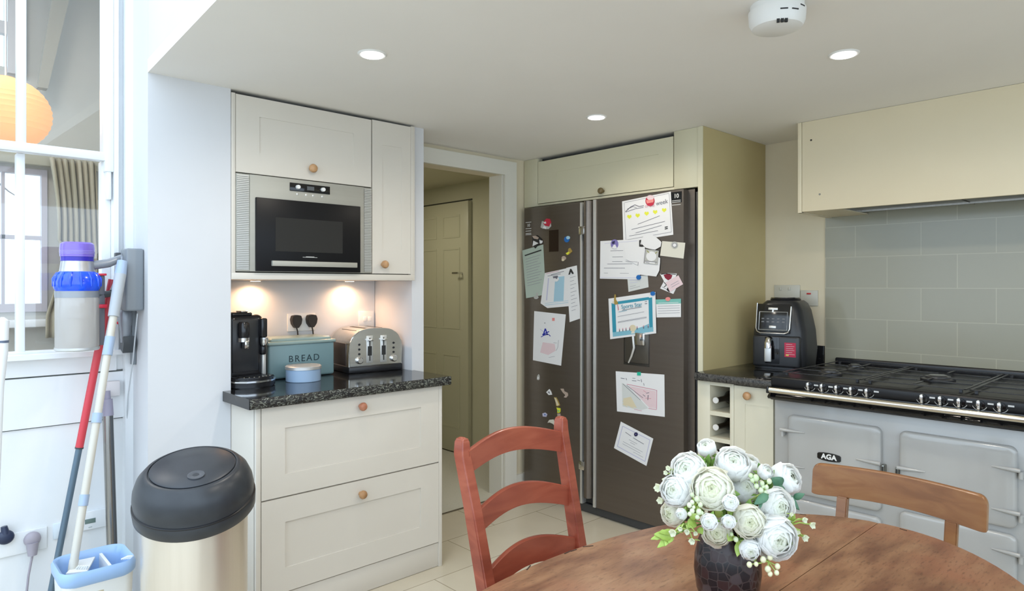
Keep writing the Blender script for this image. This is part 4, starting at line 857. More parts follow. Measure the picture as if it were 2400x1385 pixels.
for x, z in ((-.928, .588), (-.877, .588)):
    MB().use(mat('latch_steel', (.25, .25, .22), .25, 1)).box(x - .0065, x + .0065, YF - .030, YF + .001, z - .018, z + .018, .003).use(black_gl).box(x - .003, x + .003, YF - .031, YF - .029, z - .012, z + .012).build('latch', mat('latch_steel', (.25, .25, .22), .25, 1), t)
for x, z in ((-1.338, .665), (-1.338, .512), (-.484, .655), (-.484, .503), (-.484, .358)):
    MB().tube([(x, YF - .026, z - .012), (x, YF - .026, z + .012)], .007, 12).box(x - .007, x + .007, YF - .026, YF + .001, z - .010, z + .010, .002).build('hinge', enamel, t)

# ------------------------------------------------------------------ air fryer
t = thing('air_fryer', 'black air fryer with silver-rimmed control panel on the right worktop', 'air fryer', (-1.575, 3.44, WZ), .12)
af = mat('fryer_black', (.020, .021, .024), .35); af2 = mat('fryer_panel', (.012, .012, .012), .12)
mb = MB(); q = mb.b
sec = [(.0, .128, .135, .06), (.10, .137, .140, .06), (.20, .130, .136, .06), (.30, .108, .124, .055), (.335, .092, .115, .05), (.350, .075, .10, .045)]
rings = []
for z, hx, hy, r in sec:
    ring = []
    for cxs, cys, a0 in ((1, 1, 0), (-1, 1, 90), (-1, -1, 180), (1, -1, 270)):
        for k in range(7):
            a = math.radians(a0 + k * 15); ring.append(q.verts.new((cxs * (hx - r) + r * math.cos(a), cys * (hy - r) + r * math.sin(a) + (.0 if z < .25 else .01), z)))
    rings.append(ring)
for i in range(len(rings) - 1):
    for k in range(28): q.faces.new((rings[i][k], rings[i][(k + 1) % 28], rings[i + 1][(k + 1) % 28], rings[i + 1][k]))
q.faces.new(rings[0][::-1]); q.faces.new(rings[-1]); mb.build('body', af, t, local=True, smooth=35)
MB().lathe([(0, .348), (.072, .348), (.076, .356), (.070, .362), (0, .364)], 0, .01, 32).build('top_vent', black_pl, t, local=True)
MB().lathe([(.060, .3625), (.072, .3625), (.073, .366), (.060, .367)], 0, .01, 32).build('top_ring', chrome, t, local=True)
tilt = Matrix.Translation((-.015, -.1335, .262)) @ Matrix.Rotation(math.radians(-9), 4, 'X')
mb = MB().box(-.085, .085, -.004, .012, -.078, .072, .003, mtx=tilt); pn = mb.build('control_panel', af2, t, local=True)
pts = [(-.084, -.006, .075), (-.084, -.006, -.055), (-.077, -.006, -.072), (-.06, -.006, -.080), (.06, -.006, -.080), (.077, -.006, -.072), (.084, -.006, -.055), (.086, -.004, .060), (.094, .02, .078), (.12, .06, .080)]
mb = MB().tube(pts[:8], .0035, 8); bmesh.ops.transform(mb.b, matrix=tilt, verts=mb.b.verts); mb.build('chrome_rim', chrome, pn, local=True)
mb = MB().tube([(-.07, -.005, .030), (-.07, -.005, -.062), (.07, -.005, -.062), (.07, -.005, .030), (-.07, -.005, .030)], .0018, 6); bmesh.ops.transform(mb.b, matrix=tilt, verts=mb.b.verts); mb.build('panel_frame', steel_lt, pn, local=True)
MB().box(-.026, .022, -.008, -.003, .040, .052, .002, mtx=tilt).box(-.006, .002, -.007, -.003, .028, .042, mtx=tilt).build('brand_plate', steel_lt, pn, local=True)
MB().box(-.018, .018, -.008, -.003, -.054, -.041, .002, mtx=tilt).build('silver_button', steel_lt, pn, local=True)
mb = MB()
for r_ in range(2):
    for k in range(5): mb.box(-.058 + k * .026, -.045 + k * .026, -.0052, -.003, -.018 - r_ * .016 + .01, -.012 - r_ * .016 + .01, mtx=tilt)
mb.build('touch_icons', mat('icon_grey', (.12, .12, .12), .3), pn, local=True)
dw = box('drawer', af, -.118, .118, -.148, -.10, .012, .172, t, .012, local=True, seg=3)
box('handle_recess', black_gl, -.052, .020, -.1495, -.147, .03, .165, dw, .001, local=True)
mb = MB().box(-.045, -.010, -.185, -.172, .040, .125, .005, 3); mb.build('handle', steel_lt, dw, local=True)
mb = MB().tube([(-.0275, -.150, .155), (-.0275, -.17, .152), (-.0275, -.180, .135), (-.0275, -.180, .11)], [.014, .015, .017, .0165], 12); mb.build('handle_top', chrome, dw, local=True)
mb = MB().use(mat('sticker_red', (.45, .01, .05), .4)).box(.045, .100, -.1495, -.1478, .068, .140); mb.use(white_p)
for k, w in enumerate((.03, .04, .035, .04, .03, .042)): mb.box(.053, .053 + w, -.1500, -.1494, .131 - k * .010, .1325 - k * .010)
mb.use(mat('sticker_yellow', (.6, .45, .1), .4)).box(.052, .066, -.1500, -.1494, .073, .082); mb.build('sticker', None, dw, local=True)

# ------------------------------------------------------------------ cleaning corner by the window
gp = mat('dock_grey', (.22, .24, .26), .45); gp2 = mat('vac_grey', (.30, .32, .35), .35, .3); dkg = mat('dark_grey_plastic', (.05, .055, .06), .4)
t = thing('wall_dock', 'grey wall dock for the cordless vacuum fixed beside the window', 'dock', (-2.88, .69, 1.25))
mb = MB().box(-2.905, -2.815, .650, .711, 1.225, 1.462, .008, 3); mb.build('housing', gp, t)
box('cradle', dkg, -2.935, -2.90, .635, .70, 1.415, 1.448, t, .003)
box('back_plate', gp, -2.955, -2.925, .695, .711, 1.01, 1.33, t, .003)
mb = MB().lathe([(0, 1.165), (.022, 1.165), (.024, 1.18), (.024, 1.215), (.018, 1.228), (0, 1.23)], -2.925, .672, 20).lathe([(0, 1.10), (.016, 1.10), (.021, 1.165), (0, 1.165)], -2.925, .672, 20)
tl_ = mb.build('brush_tool', gp2, t)
mb = MB().prism([(-2.95, .66, 1.10), (-2.90, .66, 1.125), (-2.895, .66, 1.10), (-2.91, .66, 1.06), (-2.95, .66, 1.075)], (0, 0, 0), (0, .04, 0)); mb.build('bristles', dkg, tl_)
MB().ball((-2.942, .652, 1.176), .006).build('release_button', mat('vac_red', (.62, .02, .05), .4), tl_)
# vacuum
vx, vy = -2.85, .500
t = thing('cordless_vacuum', 'cordless vacuum with blue cyclone and purple filter hanging on the wall dock', 'vacuum cleaner', (vx, vy, 1.09))
mb = MB().lathe([(0, 1.095), (.066, 1.095), (.0685, 1.10), (.0685, 1.278), (0, 1.278)], vx, vy, 48); cb_ = mb.build('dust_bin', clear_pl, t)
MB().lathe([(0, 1.11), (.036, 1.11), (.040, 1.16), (.040, 1.20), (.052, 1.205), (.052, 1.215), (.050, 1.275), (0, 1.275)], vx, vy, 36).build('shroud', mat('shroud_grey', (.42, .41, .40), .4, .3), cb_)
MB().lathe([(.05, 1.086), (.067, 1.086), (.0705, 1.090), (.0705, 1.098), (0, 1.100), (0, 1.088)], vx, vy, 40).build('bin_lid', steel_lt, cb_)
MB().lathe([(0, 1.278), (.069, 1.278), (.069, 1.302), (0, 1.302)], vx, vy, 40).build('collar', gp2, t)
vb = noisy('cyclone_blue', (.005, .06, .72), (.01, .10, .88), 30, .2, coat=.4)
mb = MB().lathe([(0, 1.300), (.066, 1.300), (.0725, 1.312), (.0735, 1.335), (.068, 1.358), (.056, 1.372), (0, 1.372)], vx, vy, 48)
for k in range(14):
    a = k * 2 * PI / 14; mb.tube([(vx + .060 * math.cos(a), vy + .060 * math.sin(a), 1.368), (vx + .0725 * math.cos(a), vy + .0725 * math.sin(a), 1.345), (vx + .074 * math.cos(a), vy + .074 * math.sin(a), 1.318)], [.004, .0055, .002], 10)
mb.build('cyclones', vb, t)
MB().lathe([(0, 1.365), (.056, 1.365), (.050, 1.412), (0, 1.412)], vx, vy, 40).build('motor_housing', noisy('vac_steel', (.50, .50, .52), (.6, .6, .62), 20, .3, metal=.7), t)
MB().lathe([(0, 1.410), (.0515, 1.410), (.0515, 1.428), (0, 1.428)], vx, vy, 40).build('filter_band', mat('vac_dark_blue', (.03, .02, .40), .3), t)
MB().lathe([(0, 1.426), (.0535, 1.426), (.0545, 1.455), (.0525, 1.472), (.046, 1.478), (0, 1.476)], vx, vy, 40).build('filter', mat('vac_purple', (.20, .13, .58), .25, coat=.3), t)
mb = MB()
for z in (1.436, 1.441, 1.446): mb.lathe([(.0548, z), (.0556, z), (.0556, z + .0012), (.0548, z + .0012)], vx, vy, 40)
mb.build('filter_lines', mat('vac_lilac', (.45, .40, .75), .3), t)
MB().tube([(-2.85, .545, 1.395), (-2.856, .60, 1.405), (-2.870, .650, 1.428)], [.017, .016, .013], 14, sx=.8).build('handle_top', gp2, t)
MB().tube([(-2.870, .648, 1.43), (-2.860, .640, 1.36), (-2.85, .615, 1.30)], [.014, .013, .012], 12).build('grip', gp2, t)
MB().tube([(-2.85, .56, 1.285), (-2.852, .60, 1.290), (-2.855, .635, 1.300)], [.014, .012, .012], 12).build('battery_arm', dkg, t)
box('spine', mat('spine_grey', (.13, .13, .15), .35), -2.862, -2.838, .560, .586, 1.10, 1.36, t, .005)
MB().box(-2.842, -2.832, .562, .590, 1.358, 1.366, .002).build('trigger', M['vac_red'], t)
MB().box(-2.84, -2.828, .560, .592, 1.238, 1.252, .003).build('bin_release', M['vac_red'], t)
# red-handled mop
def stick(P1, P2, segs, t):
    """segments (name, mat, s0, s1, r0, r1) along P1->P2"""
    for nm, m, s0, s1, r0, r1 in segs:
        a = P1.lerp(P2, s0); b_ = P1.lerp(P2, s1); MB().tube([a, b_], [r0, r1], 16).build(nm, m, t)
P1 = on(263, 655, 0, -2.90); P2 = on(95, 1512, 2, .01)
t = thing('red_handled_broom', 'red and grey telescopic broom handle leaning against the wall below the window', 'broom', (P2.x, P2.y, 0))
def frac(v, P1, P2, u=None):
    best = 0
    for k in range(401):
        s_ = k / 400; p = P1.lerp(P2, s_); d = -SA * p.x + CA * p.y; vv = 670 - 1560 * (p.z - CAMH) / d
        if vv <= v: best = s_
    return best
f1 = frac(1048, P1, P2)
stick(P1, P2, [('red_grip', mat('broom_red', (.62, .055, .075), .4), 0, f1, .0135, .0135), ('collar', dkg, f1, f1 + .004, .0145, .0145), ('lower_pole', mat('broom_blue_grey', (.13, .19, .25), .35, .4), f1 + .004, .985, .0112, .0112)], t)
MB().box(P2.x - .02, P2.x + .02, P2.y - .12, P2.y + .12, .005, .05, .006).build('broom_head', dkg, t)
# beige mop standing in the bucket
P1 = on(287, 612, 0, -2.80); P2 = on(174, 1311, 2, .42); P2b = P2 + (P2 - P1).normalized() * .38
t = thing('spray_mop', 'long cream mop with grey grip standing in the blue bucket', 'mop', (P2b.x, P2b.y, P2b.z))
s1 = frac(742, P1, P2); c1 = frac(790, P1, P2); c2 = frac(833, P1, P2); c3 = frac(968, P1, P2); c4 = frac(992, P1, P2); c5 = frac(1160, P1, P2); c6 = frac(1186, P1, P2)
beige = mat('mop_cream', (.60, .57, .50), .4); mbl = mat('mop_pale_blue', (.36, .46, .62), .4)
stick(P1, P2, [('grip', mat('mop_grip_grey', (.42, .45, .48), .45), .05, s1, .0200, .0185), ('grip_cap', mbl, 0, .05, .017, .0200), ('pole', beige, s1, 1.0, .0125, .0125), ('clamp', mbl, c1, c2, .0165, .0165), ('clamp', mbl, c3, c4, .016, .016), ('clamp', mbl, c5, c6, .0148, .0148)], t)
MB().tube([P2, P2b], .0140, 12).build('pole_lower', beige, t)
MB().tube([P2b + Vector((0, -.05, -.02)), P2b + Vector((0, .09, -.02))], .016, 10).build('mop_head', gp2, t)
# vacuum wand leaning in the corner
P1 = on(251, 916, 0, -2.955); P2 = on(269, 1478, 2, .01)
t = thing('vacuum_wand', 'dark metallic vacuum wand leaning in the corner behind the bucket', 'vacuum wand', (P2.x, P2.y, 0))
wm = mat('wand_metal', (.33, .32, .30), .22, .9)
w1 = frac(936, P1, P2); w2 = frac(975, P1, P2)
stick(P1, P2, [('end_cap', mat('wand_end', (.30, .28, .36), .4), 0, w1, .011, .012), ('connector', M['wand_end'], w1, w2, .018, .020), ('tube', wm, w2, .98, .0185, .0185)], t)
PA = P1.lerp(P2, w2) + Vector((.017, .008, 0)); PB = P1.lerp(P2, .97) + Vector((.017, .008, 0)); MB().tube([PA, PB], .0055, 10).build('side_rail', dkg, t)
# bucket
t = thing('mop_bucket', 'white mop bucket with a pale blue rim tray standing under the wall plugs', 'bucket', (-2.562, .496, 0)); t.scale = (.86, .90, .985)
bbl = mat('bucket_blue', (.33, .50, .78), .35); bwh = mat('bucket_white', (.76, .76, .73), .4)
def rrect(hx, hy, r, z, n=6):
    out = []
    for sx0, sy0, a0 in ((1, 1, 0), (-1, 1, 90), (-1, -1, 180), (1, -1, 270)):
        for k in range(n + 1):
            a = math.radians(a0 + 90 * k / n); out.append((sx0 * (hx - r) + r * math.cos(a), sy0 * (hy - r) + r * math.sin(a), z))
    return out
def loft(secs, close0=True, close1=True):
    mb = MB(); rs = [[mb.b.verts.new(p) for p in s_] for s_ in secs]; n = len(rs[0])
    for i in range(len(rs) - 1):
        for k in range(n): mb.b.faces.new((rs[i][k], rs[i][(k + 1) % n], rs[i + 1][(k + 1) % n], rs[i + 1][k]))
    if close0: mb.b.faces.new(rs[0][::-1])
    if close1: mb.b.faces.new(rs[-1])
    return mb
loft([rrect(.085, .100, .03, .0), rrect(.106, .112, .035, .385)], True, False).build('body', bwh, t, local=True, smooth=40)
loft([rrect(.106, .112, .045, .372), rrect(.120, .120, .05, .385), rrect(.122, .122, .05, .410), rrect(.116, .116, .05, .422), rrect(.108, .108, .045, .418), rrect(.102, .102, .04, .396), rrect(.096, .096, .04, .345)], False, True).build('rim_tray', bbl, t, local=True, smooth=50)
MB().prism([(-.09, -.03, 0), (.02, -.09, 0), (.05, -.03, 0), (-.085, .02, 0)], (0, 0, .395), (0, 0, .006)).build('wringer', white_pl, t, local=True)
MB().box(-.095, .08, .035, .045, .35, .405).build('divider', white_pl, t, local=True)
mb = MB()
for k in range(5): mb.tube([(.07 + .004 * k, .075 + .006 * k, .418), (.085 + .002 * k, .095 + .003 * k, .428)], .003, 6)
for k in range(5): mb.tube([(.0 + .008 * k, -.055 + .006 * k, .402), (.015 + .006 * k, -.05 + .006 * k, .414)], .003, 6)
mb.build('springs', white_pl, t, local=True)
box('side_label', mat('label_beige', (.55, .48, .34), .5), .098, .1045, -.02, .012, .30, .345, t, .001, local=True)
MB().ball((.02, .112, .31), .03, 14, (.5, .25, 1.0)).build('side_clip', dkg, t, local=True)
# plates and plugs under the window
PX = -3.02
p0 = on(-8, 1300, 0, PX); p1 = on(110, 1245, 0, PX); tt = plate('double_socket', 'low white double socket with one black and one grey plug at the left edge', (PX, .275, .338), (PX, .432, .418), 'x', .010, m=gloss_w)
p = on(12, 1258, 0, PX + .02)
mb = MB().use(mat('plug_navy', (.02, .03, .07), .35)).ball((PX + .027, p.y, p.z), .027, 18, (.6, 1, .95)).tube([(PX + .028, p.y, p.z + .012), (PX + .026, p.y - .004, p.z + .040)], [.014, .010], 12); tag(mb.build('plug', M['plug_navy']), 'black plug in the low socket at the left edge', 'plug')
p = on(75, 1262, 0, PX + .02); gplug = mat('plug_grey', (.36, .33, .38), .45)
mb = MB().ball((PX + .027, p.y, p.z), .027, 18, (.6, 1, 1)).tube([(PX + .030, p.y, p.z - .012), (PX + .032, p.y, p.z - .058)], [.020, .0145], 14)
mb.tube([(PX + .032, p.y, p.z - .056), (PX + .03, p.y - .012, p.z - .13), (PX + .03, p.y - .02, p.z - .22), (PX + .02, p.y - .03, .02)], .004, 8); tag(mb.build('plug', gplug), 'grey rounded plug with pale cable in the low socket under the window', 'plug')
plate('blank_plate', 'small pale blank wall plate between the low socket and the thermostat', (PX, .452, .362), (PX, .492, .422), 'x', .006, m=mat('plate_pale_blue', (.70, .78, .84), .4), cat='plate')
tt = plate('thermostat', 'white thermostat with a small grey display behind the mop bucket', (PX, .540, .375), (PX, .625, .445), 'x', .016, cat='thermostat', m=gloss_w)
a = on(199, 1229, 0, PX + .016); b_ = on(224, 1213, 0, PX + .016)
box('display', mat('lcd_green_grey', (.16, .22, .20), .25), PX + .0155, PX + .0175, min(a.y, b_.y), max(a.y, b_.y), min(a.z, b_.z), max(a.z, b_.z), tt, .0005)
box('buttons', mat('thermo_buttons', (.45, .5, .5), .4), PX + .0155, PX + .0175, min(a.y, b_.y) + .012, max(a.y, b_.y) - .012, min(a.z, b_.z) - .016, min(a.z, b_.z) - .013, tt)
p = on(258, 908, 0, PX); tt = plate('wall_adaptor', 'pale plug-in adaptor on the wall above the vacuum wand', (PX + .012, p.y - .018, p.z - .03), (PX + .012, p.y + .026, p.z + .028), 'x', .030, cat='adaptor', m=mat('adaptor_pale', (.72, .68, .68), .4))
pts = [on(u, v, 1, .69) for u, v in ((322, 735), (312, 840), (300, 930), (296, 1010), (293, 1076), (285, 1140), (272, 1195), (268, 1260))]
tag(MB().tube(pts, .0025, 6).build('dock_cable', mat('cable_pale', (.50, .52, .54), .5)), 'thin pale cable hanging down from the wall dock', 'cable')
# white post at the left edge of the picture
a, b_, c_ = at(6, 752, 2.15), at(-2, 905, 2.12), at(-30, 1560, 2.2); c_.z = 0
t = thing('upright_post', 'white rounded post with a thin dark band at the left edge below the window', 'post', (c_.x, c_.y, 0))
MB().tube([a + Vector((0, 0, .012)), a + Vector((0, 0, .004)), a, a.lerp(b_, .5), b_, c_], [.004, .014, .018, .019, .013, .012], 20, sx=1.0).build('pole', gloss_w, t)
q = a.lerp(b_, .32); MB().tube([q + Vector((0, 0, .004)), q - Vector((0, 0, .004))], .0195, 20).build('band', mat('band_slate', (.12, .15, .22), .4), t)

# ------------------------------------------------------------------ swing bin
bx_, by_ = -2.108, .672
t = thing('swing_bin', 'large round kitchen bin with black domed swing lid and brushed steel body', 'bin', (bx_, by_, 0))
bs = noisy('bin_steel', (.74, .68, .60), (.78, .72, .64), 40, .30, (1, 1, .03), metal=.9)
MB().lathe([(0, 0), (.141, 0), (.143, .01), (.1455, .655), (.138, .66), (0, .66)], bx_, by_, 64).build('body', bs, t)
MB().lathe([(.140, -.001), (.147, .0), (.147, .025), (.142, .027)], bx_, by_, 64).build('base_ring', black_pl, t)
lm_ = Matrix.Translation((bx_, by_, .668)) @ Matrix.Rotation(math.radians(3.5), 4, Vector((-SA, CA, 0))) @ Matrix.Rotation(math.radians(15), 4, Vector((CA, SA, 0))) @ Matrix.Diagonal((.88, .88, .82, 1))
lidm = noisy('lid_black', (.022, .025, .03), (.03, .034, .04), 15, .36)
MB().lathe([(.165, -.020), (.186, -.022), (.190, -.016), (.192, .022), (.188, .030), (.186, .034), (.188, .055), (.184, .085), (.172, .118), (.152, .142), (.139, .150), (.136, .149), (.135, .144), (0, .146)], seg=72, mtx=lm_).build('lid', lidm, t, smooth=50)
MB().lathe([(0, .142), (.131, .142), (.1315, .150), (.126, .1535), (.06, .158), (0, .159)], seg=64, mtx=lm_).build('swing_flap', noisy('flap_black', (.026, .03, .036), (.034, .038, .046), 15, .38), t)
fl_ = lm_ @ Matrix.Translation((.0, .0, .1572)); dv = Vector((SA, -CA, 0)) * .062 + Vector((CA, SA, 0)) * .040
MB().lathe([(0, -.004), (.026, -.002), (.0265, .0025), (.022, .003), (.010, -.0002), (0, -.001)], dv.x, dv.y, 28, mtx=fl_).build('push_pad', mat('pad_grey', (.07, .075, .085), .25), t)
MB().lathe([(.1865, .024), (.1915, .026), (.1915, .030), (.1865, .033)], seg=72, mtx=lm_).build('lid_seam', mat('seam_black', (.006, .006, .008), .4), t)
rs = lm_ @ Vector((.188 * SA * .9 + 0, -.188 * CA * .9, -.02)); MB().ball(rs, .012, 10, (1, 1, .6)).build('release_tab', mat('tab_red', (.6, .08, .10), .4), t)

# ------------------------------------------------------------------ table
tx, ty, ta, tb = -.53, 1.0, .432, .742
t = thing('dining_table', 'worn oval wooden table with the flower vase on it', 'table', (tx, ty, 0))
seam = -.567
def leaf(sign):
    pts = []
    for k in range(97):
        a = 2 * PI * k / 96; x = tx + ta * math.cos(a); y = ty + tb * math.sin(a)
        pts.append((x, y))
    xs = seam + sign * .0008
    poly = [(x, y) for x, y in pts[:-1] if (x - xs) * sign > .004]
    if sign < 0: pass
    else: poly = [p for p in poly if p[1] >= ty] + []
    q = [(x, y) for x, y in pts[:-1] if (x - xs) * sign > .004]
    ye = tb * math.sqrt(max(0, 1 - ((xs - tx) / ta) ** 2)); q.append((xs, ty + ye)); q.append((xs, ty - ye))
    q.sort(key=lambda p: math.atan2(p[1] - ty, p[0] - (tx + sign * .2)))
    return q
for sign, lb in ((-1, 'half of the top nearest the ladder-back chair'), (1, 'half of the top away from the ladder-back chair')):
    q = leaf(sign); mb = MB(); mb.prism([(x, y, .722) for x, y in q], (0, 0, 0), (0, 0, .028))
    bmesh.ops.bevel(mb.b, geom=[e for e in mb.b.edges if abs(e.verts[0].co.z - e.verts[1].co.z) < 1e-5 and e.calc_length() < .2], offset=.004, segments=2, affect='EDGES')
    o = mb.build('table_leaf', wood_tab, t); o['label'] = lb
mb = MB()
for k in range(26):
    a = random.uniform(.1, 2 * PI); f_ = random.uniform(.985, .999); x = tx + ta * math.cos(a) * f_; y = ty + tb * math.sin(a) * f_
    mb.box(-.010 * random.uniform(.5, 1.5), .010, -.0012, .0012, -.0006, .0006, mtx=Matrix.Translation((x, y, .7502)) @ Matrix.Rotation(a + PI / 2 + random.uniform(-.6, .6), 4, 'Z'))
mb.build('edge_chips', mat('chip_dark', (.04, .02, .012), .8), t)
MB().box(tx - .26, tx + .26, ty - .50, ty - .48, .62, .722, .002).box(tx - .26, tx + .26, ty + .48, ty + .50, .62, .722, .002).box(tx - .26, tx - .24, ty - .5, ty + .5, .62, .722, .002).box(tx + .24, tx + .26, ty - .5, ty + .5, .62, .722, .002).build('apron', wood_tab, t)
for sx0 in (-1, 1):
    for sy0 in (-1, 1): MB().lathe([(0, 0), (.022, 0), (.028, .1), (.024, .12), (.034, .35), (.024, .55), (.034, .58), (.034, .72), (0, .72)], tx + sx0 * .225, ty + sy0 * .465, 20).build('leg', wood_tab, t)

# ------------------------------------------------------------------ red ladder-back chair
t = thing('ladder_back_chair', 'reddish wooden ladder-back chair with three arched slats left of the table', 'chair', (-1.2, 1.37, 0))
def post(top, mid, low, foot, nm='back_post'):
    mb = MB(); path = [Vector(foot), Vector(low), Vector(mid), Vector(top) - Vector((0, 0, .045)), Vector(top) - Vector((0, 0, .008)), Vector(top)]
    wx = [.019, .024, .022, .021, .019, .013]; wy = [.014, .018, .017, .016, .014, .009]; rs = []
    for p, a, b2 in zip(path, wx, wy): rs.append([mb.b.verts.new(p + Vector((sx0 * a, sy0 * b2, 0))) for sx0, sy0 in ((1, 1), (-1, 1), (-1, -1), (1, -1))])
    for i in range(5):
        for k in range(4): mb.b.faces.new((rs[i][k], rs[i][(k + 1) % 4], rs[i + 1][(k + 1) % 4], rs[i + 1][k]))
    mb.b.faces.new(rs[0][::-1]); mb.b.faces.new(rs[-1])
    bmesh.ops.bevel(mb.b, geom=mb.b.edges[:], offset=.004, segments=3, affect='EDGES'); return mb.build(nm, wood_red, t, smooth=60)
pL = [(-1.437, 1.156, .902), (-1.395, 1.158, .72), (-1.325, 1.160, .46), (-1.37, 1.160, 0)]
pR = [(-1.452, 1.574, .902), (-1.425, 1.576, .72), (-1.375, 1.580, .46), (-1.42, 1.58, 0)]
post(*pL); post(*pR)
def xat(ps, z):
    for a, b2 in zip(ps, ps[1:]):
        if a[2] >= z >= b2[2]: f_ = (a[2] - z) / (a[2] - b2[2]); return a[0] + (b2[0] - a[0]) * f_, a[1] + (b2[1] - a[1]) * f_
    return ps[0][0], ps[0][1]
for (zlt, zlb, zrt, zrb, rise, riseb) in ((.868, .803, .855, .790, .034, .030), (.712, .646, .686, .626, .038, .034), (.560, .488, .532, .462, .036, .030)):
    mb = MB(); N_ = 20; prev = None
    for i in range(N_ + 1):
        s_ = i / N_; zt = zlt + (zrt - zlt) * s_ + rise * math.sin(s_ * PI); zb = zlb + (zrb - zlb) * s_ + riseb * math.sin(s_ * PI)
        (xl, yl), (xr, yr) = xat(pL, (zlt + zlb) / 2), xat(pR, (zrt + zrb) / 2); x = xl + (xr - xl) * s_ - .030 * math.sin(s_ * PI); y = yl + .006 + (yr - yl - .012) * s_
        q = [mb.b.verts.new((x + a, y, z)) for a, z in ((.008, zb), (.008, zt - .003), (.004, zt), (-.004, zt), (-.008, zt - .003), (-.008, zb))]
        if prev:
            for k in range(6): mb.b.faces.new((prev[k], q[k], q[(k + 1) % 6], prev[(k + 1) % 6]))
        else: mb.b.faces.new(q)
        prev = q
    mb.b.faces.new(prev[::-1]); mb.build('slat', wood_red, t, smooth=40)
mb = MB(); mb.prism([(-1.36, 1.165, 0), (-1.36, 1.575, 0), (-.965, 1.59, 0), (-.94, 1.56, 0), (-.94, 1.18, 0), (-.965, 1.15, 0)], (0, 0, .430), (0, 0, .022)); bmesh.ops.bevel(mb.b, geom=mb.b.edges[:], offset=.006, segments=2, affect='EDGES'); mb.build('seat', wood_red, t)
for y in (1.18, 1.56): MB().tube([(-.975, y, 0), (-.975, y, .43)], [.016, .020], 14).build('front_leg', wood_red, t); box('stretcher', wood_red, -1.36, -.98, y - .008, y + .008, .16, .185, t, .003)
box('front_rail', wood_red, -.985, -.968, 1.19, 1.55, .37, .43, t, .002)
# orange pine chair on the far side of the table
t = thing('low_back_chair', 'orange wooden chair with one broad curved back rail in front of the range', 'chair', (-.63, 1.85, 0))
mb = MB(); N_ = 40; rs = []
for i in range(N_ + 1):
    s_ = i / N_; s_ = (s_ - .5) * 2; s_ = .5 + .5 * math.copysign(1 - (1 - abs(s_)) ** 1.9, s_); x = -.850 + .440 * s_; y = 2.045 + .030 * math.sin(s_ * PI) - .006 * s_; e = min(s_, 1 - s_) * .440
    zt = .784 + .004 * math.sin(s_ * PI); zb = .690 + .010 * math.sin(s_ * PI)
    cut = .020 - math.sqrt(max(0, .020 ** 2 - max(0, .020 - e) ** 2)) if e < .020 else 0
    cut2 = cut * (1.0)
    zt -= cut2; zb += cut * .3
    ln = -.010 * ((zt + zb) / 2 - .74)
    rs.append([mb.b.verts.new((x, y + dy, z)) for dy, z in ((-.010, zb + .002), (-.006, (zt + zb) / 2), (-.002, zt - .004), (.003, zt), (.013, zt), (.018, zt - .005), (.014, (zt + zb) / 2), (.010, zb + .002), (.006, zb), (-.006, zb))])
for i in range(N_):
    for k in range(10): mb.b.faces.new((rs[i][k], rs[i + 1][k], rs[i + 1][(k + 1) % 10], rs[i][(k + 1) % 10]))
mb.b.faces.new(rs[0]); mb.b.faces.new(rs[-1][::-1]); mb.build('back_rail', wood_or, t, smooth=45)
for x in (-.765, -.490):
    mb = MB(); P_ = [Vector((x, 1.99, 0)), Vector((x, 2.0, .44)), Vector((x, 2.052, .70))]; rs = []
    for p in P_: rs.append([mb.b.verts.new(p + Vector((sx0 * .015, sy0 * .010, 0))) for sx0, sy0 in ((1, 1), (-1, 1), (-1, -1), (1, -1))])
    for i in range(2):
        for k in range(4): mb.b.faces.new((rs[i][k], rs[i][(k + 1) % 4], rs[i + 1][(k + 1) % 4], rs[i + 1][k]))
    mb.b.faces.new(rs[0][::-1]); mb.b.faces.new(rs[-1]); bmesh.ops.bevel(mb.b, geom=mb.b.edges[:], offset=.003, segments=2, affect='EDGES'); mb.build('back_post', wood_or, t)
    MB().tube([(x, 1.66, 0), (x, 1.66, .44)], [.014, .018], 12).build('front_leg', wood_or, t)
box('seat', wood_or, -.82, -.44, 1.63, 2.00, .44, .462, t, .008)
box('seat_rail', wood_or, -.77, -.485, 1.665, 1.68, .38, .44, t, .002)

# ------------------------------------------------------------------ vase and flowers
VX, VY = at(1705, 1300, 1.17).x, at(1705, 1300, 1.17).y
vm_ = mat('mosaic_black', (.02, .012, .012), .22, spec=.35); N, L, b = nt(vm_)
tc = N.new('ShaderNodeTexCoord'); vo = N.new('ShaderNodeTexVoronoi'); vo.inputs['Scale'].default_value = 66; vo.inputs['Randomness'].default_value = .55
ve = N.new('ShaderNodeTexVoronoi'); ve.feature = 'DISTANCE_TO_EDGE'; ve.inputs['Scale'].default_value = 66; ve.inputs['Randomness'].default_value = .55
r1 = N.new('ShaderNodeValToRGB'); r1.color_ramp.interpolation = 'CONSTANT'; e = r1.color_ramp.elements; e[0].color = (.010, .006, .007, 1); e[1].position = .55; e[1].color = (.030, .012, .011, 1)
e3 = e.new(.80); e3.color = (.05, .035, .035, 1); e4 = e.new(.9); e4.color = (.03, .01, .012, 1)
r2 = N.new('ShaderNodeValToRGB'); r2.color_ramp.elements[0].position = .035; r2.color_ramp.elements[0].color = (1, 1, 1, 1); r2.color_ramp.elements[1].position = .06; r2.color_ramp.elements[1].color = (0, 0, 0, 1)
mx = N.new('ShaderNodeMix'); mx.data_type = 'RGBA'; mx.inputs[7].default_value = (.045, .03, .027, 1)
for v_ in (vo, ve): L.new(tc.outputs['Object'], v_.inputs[0])
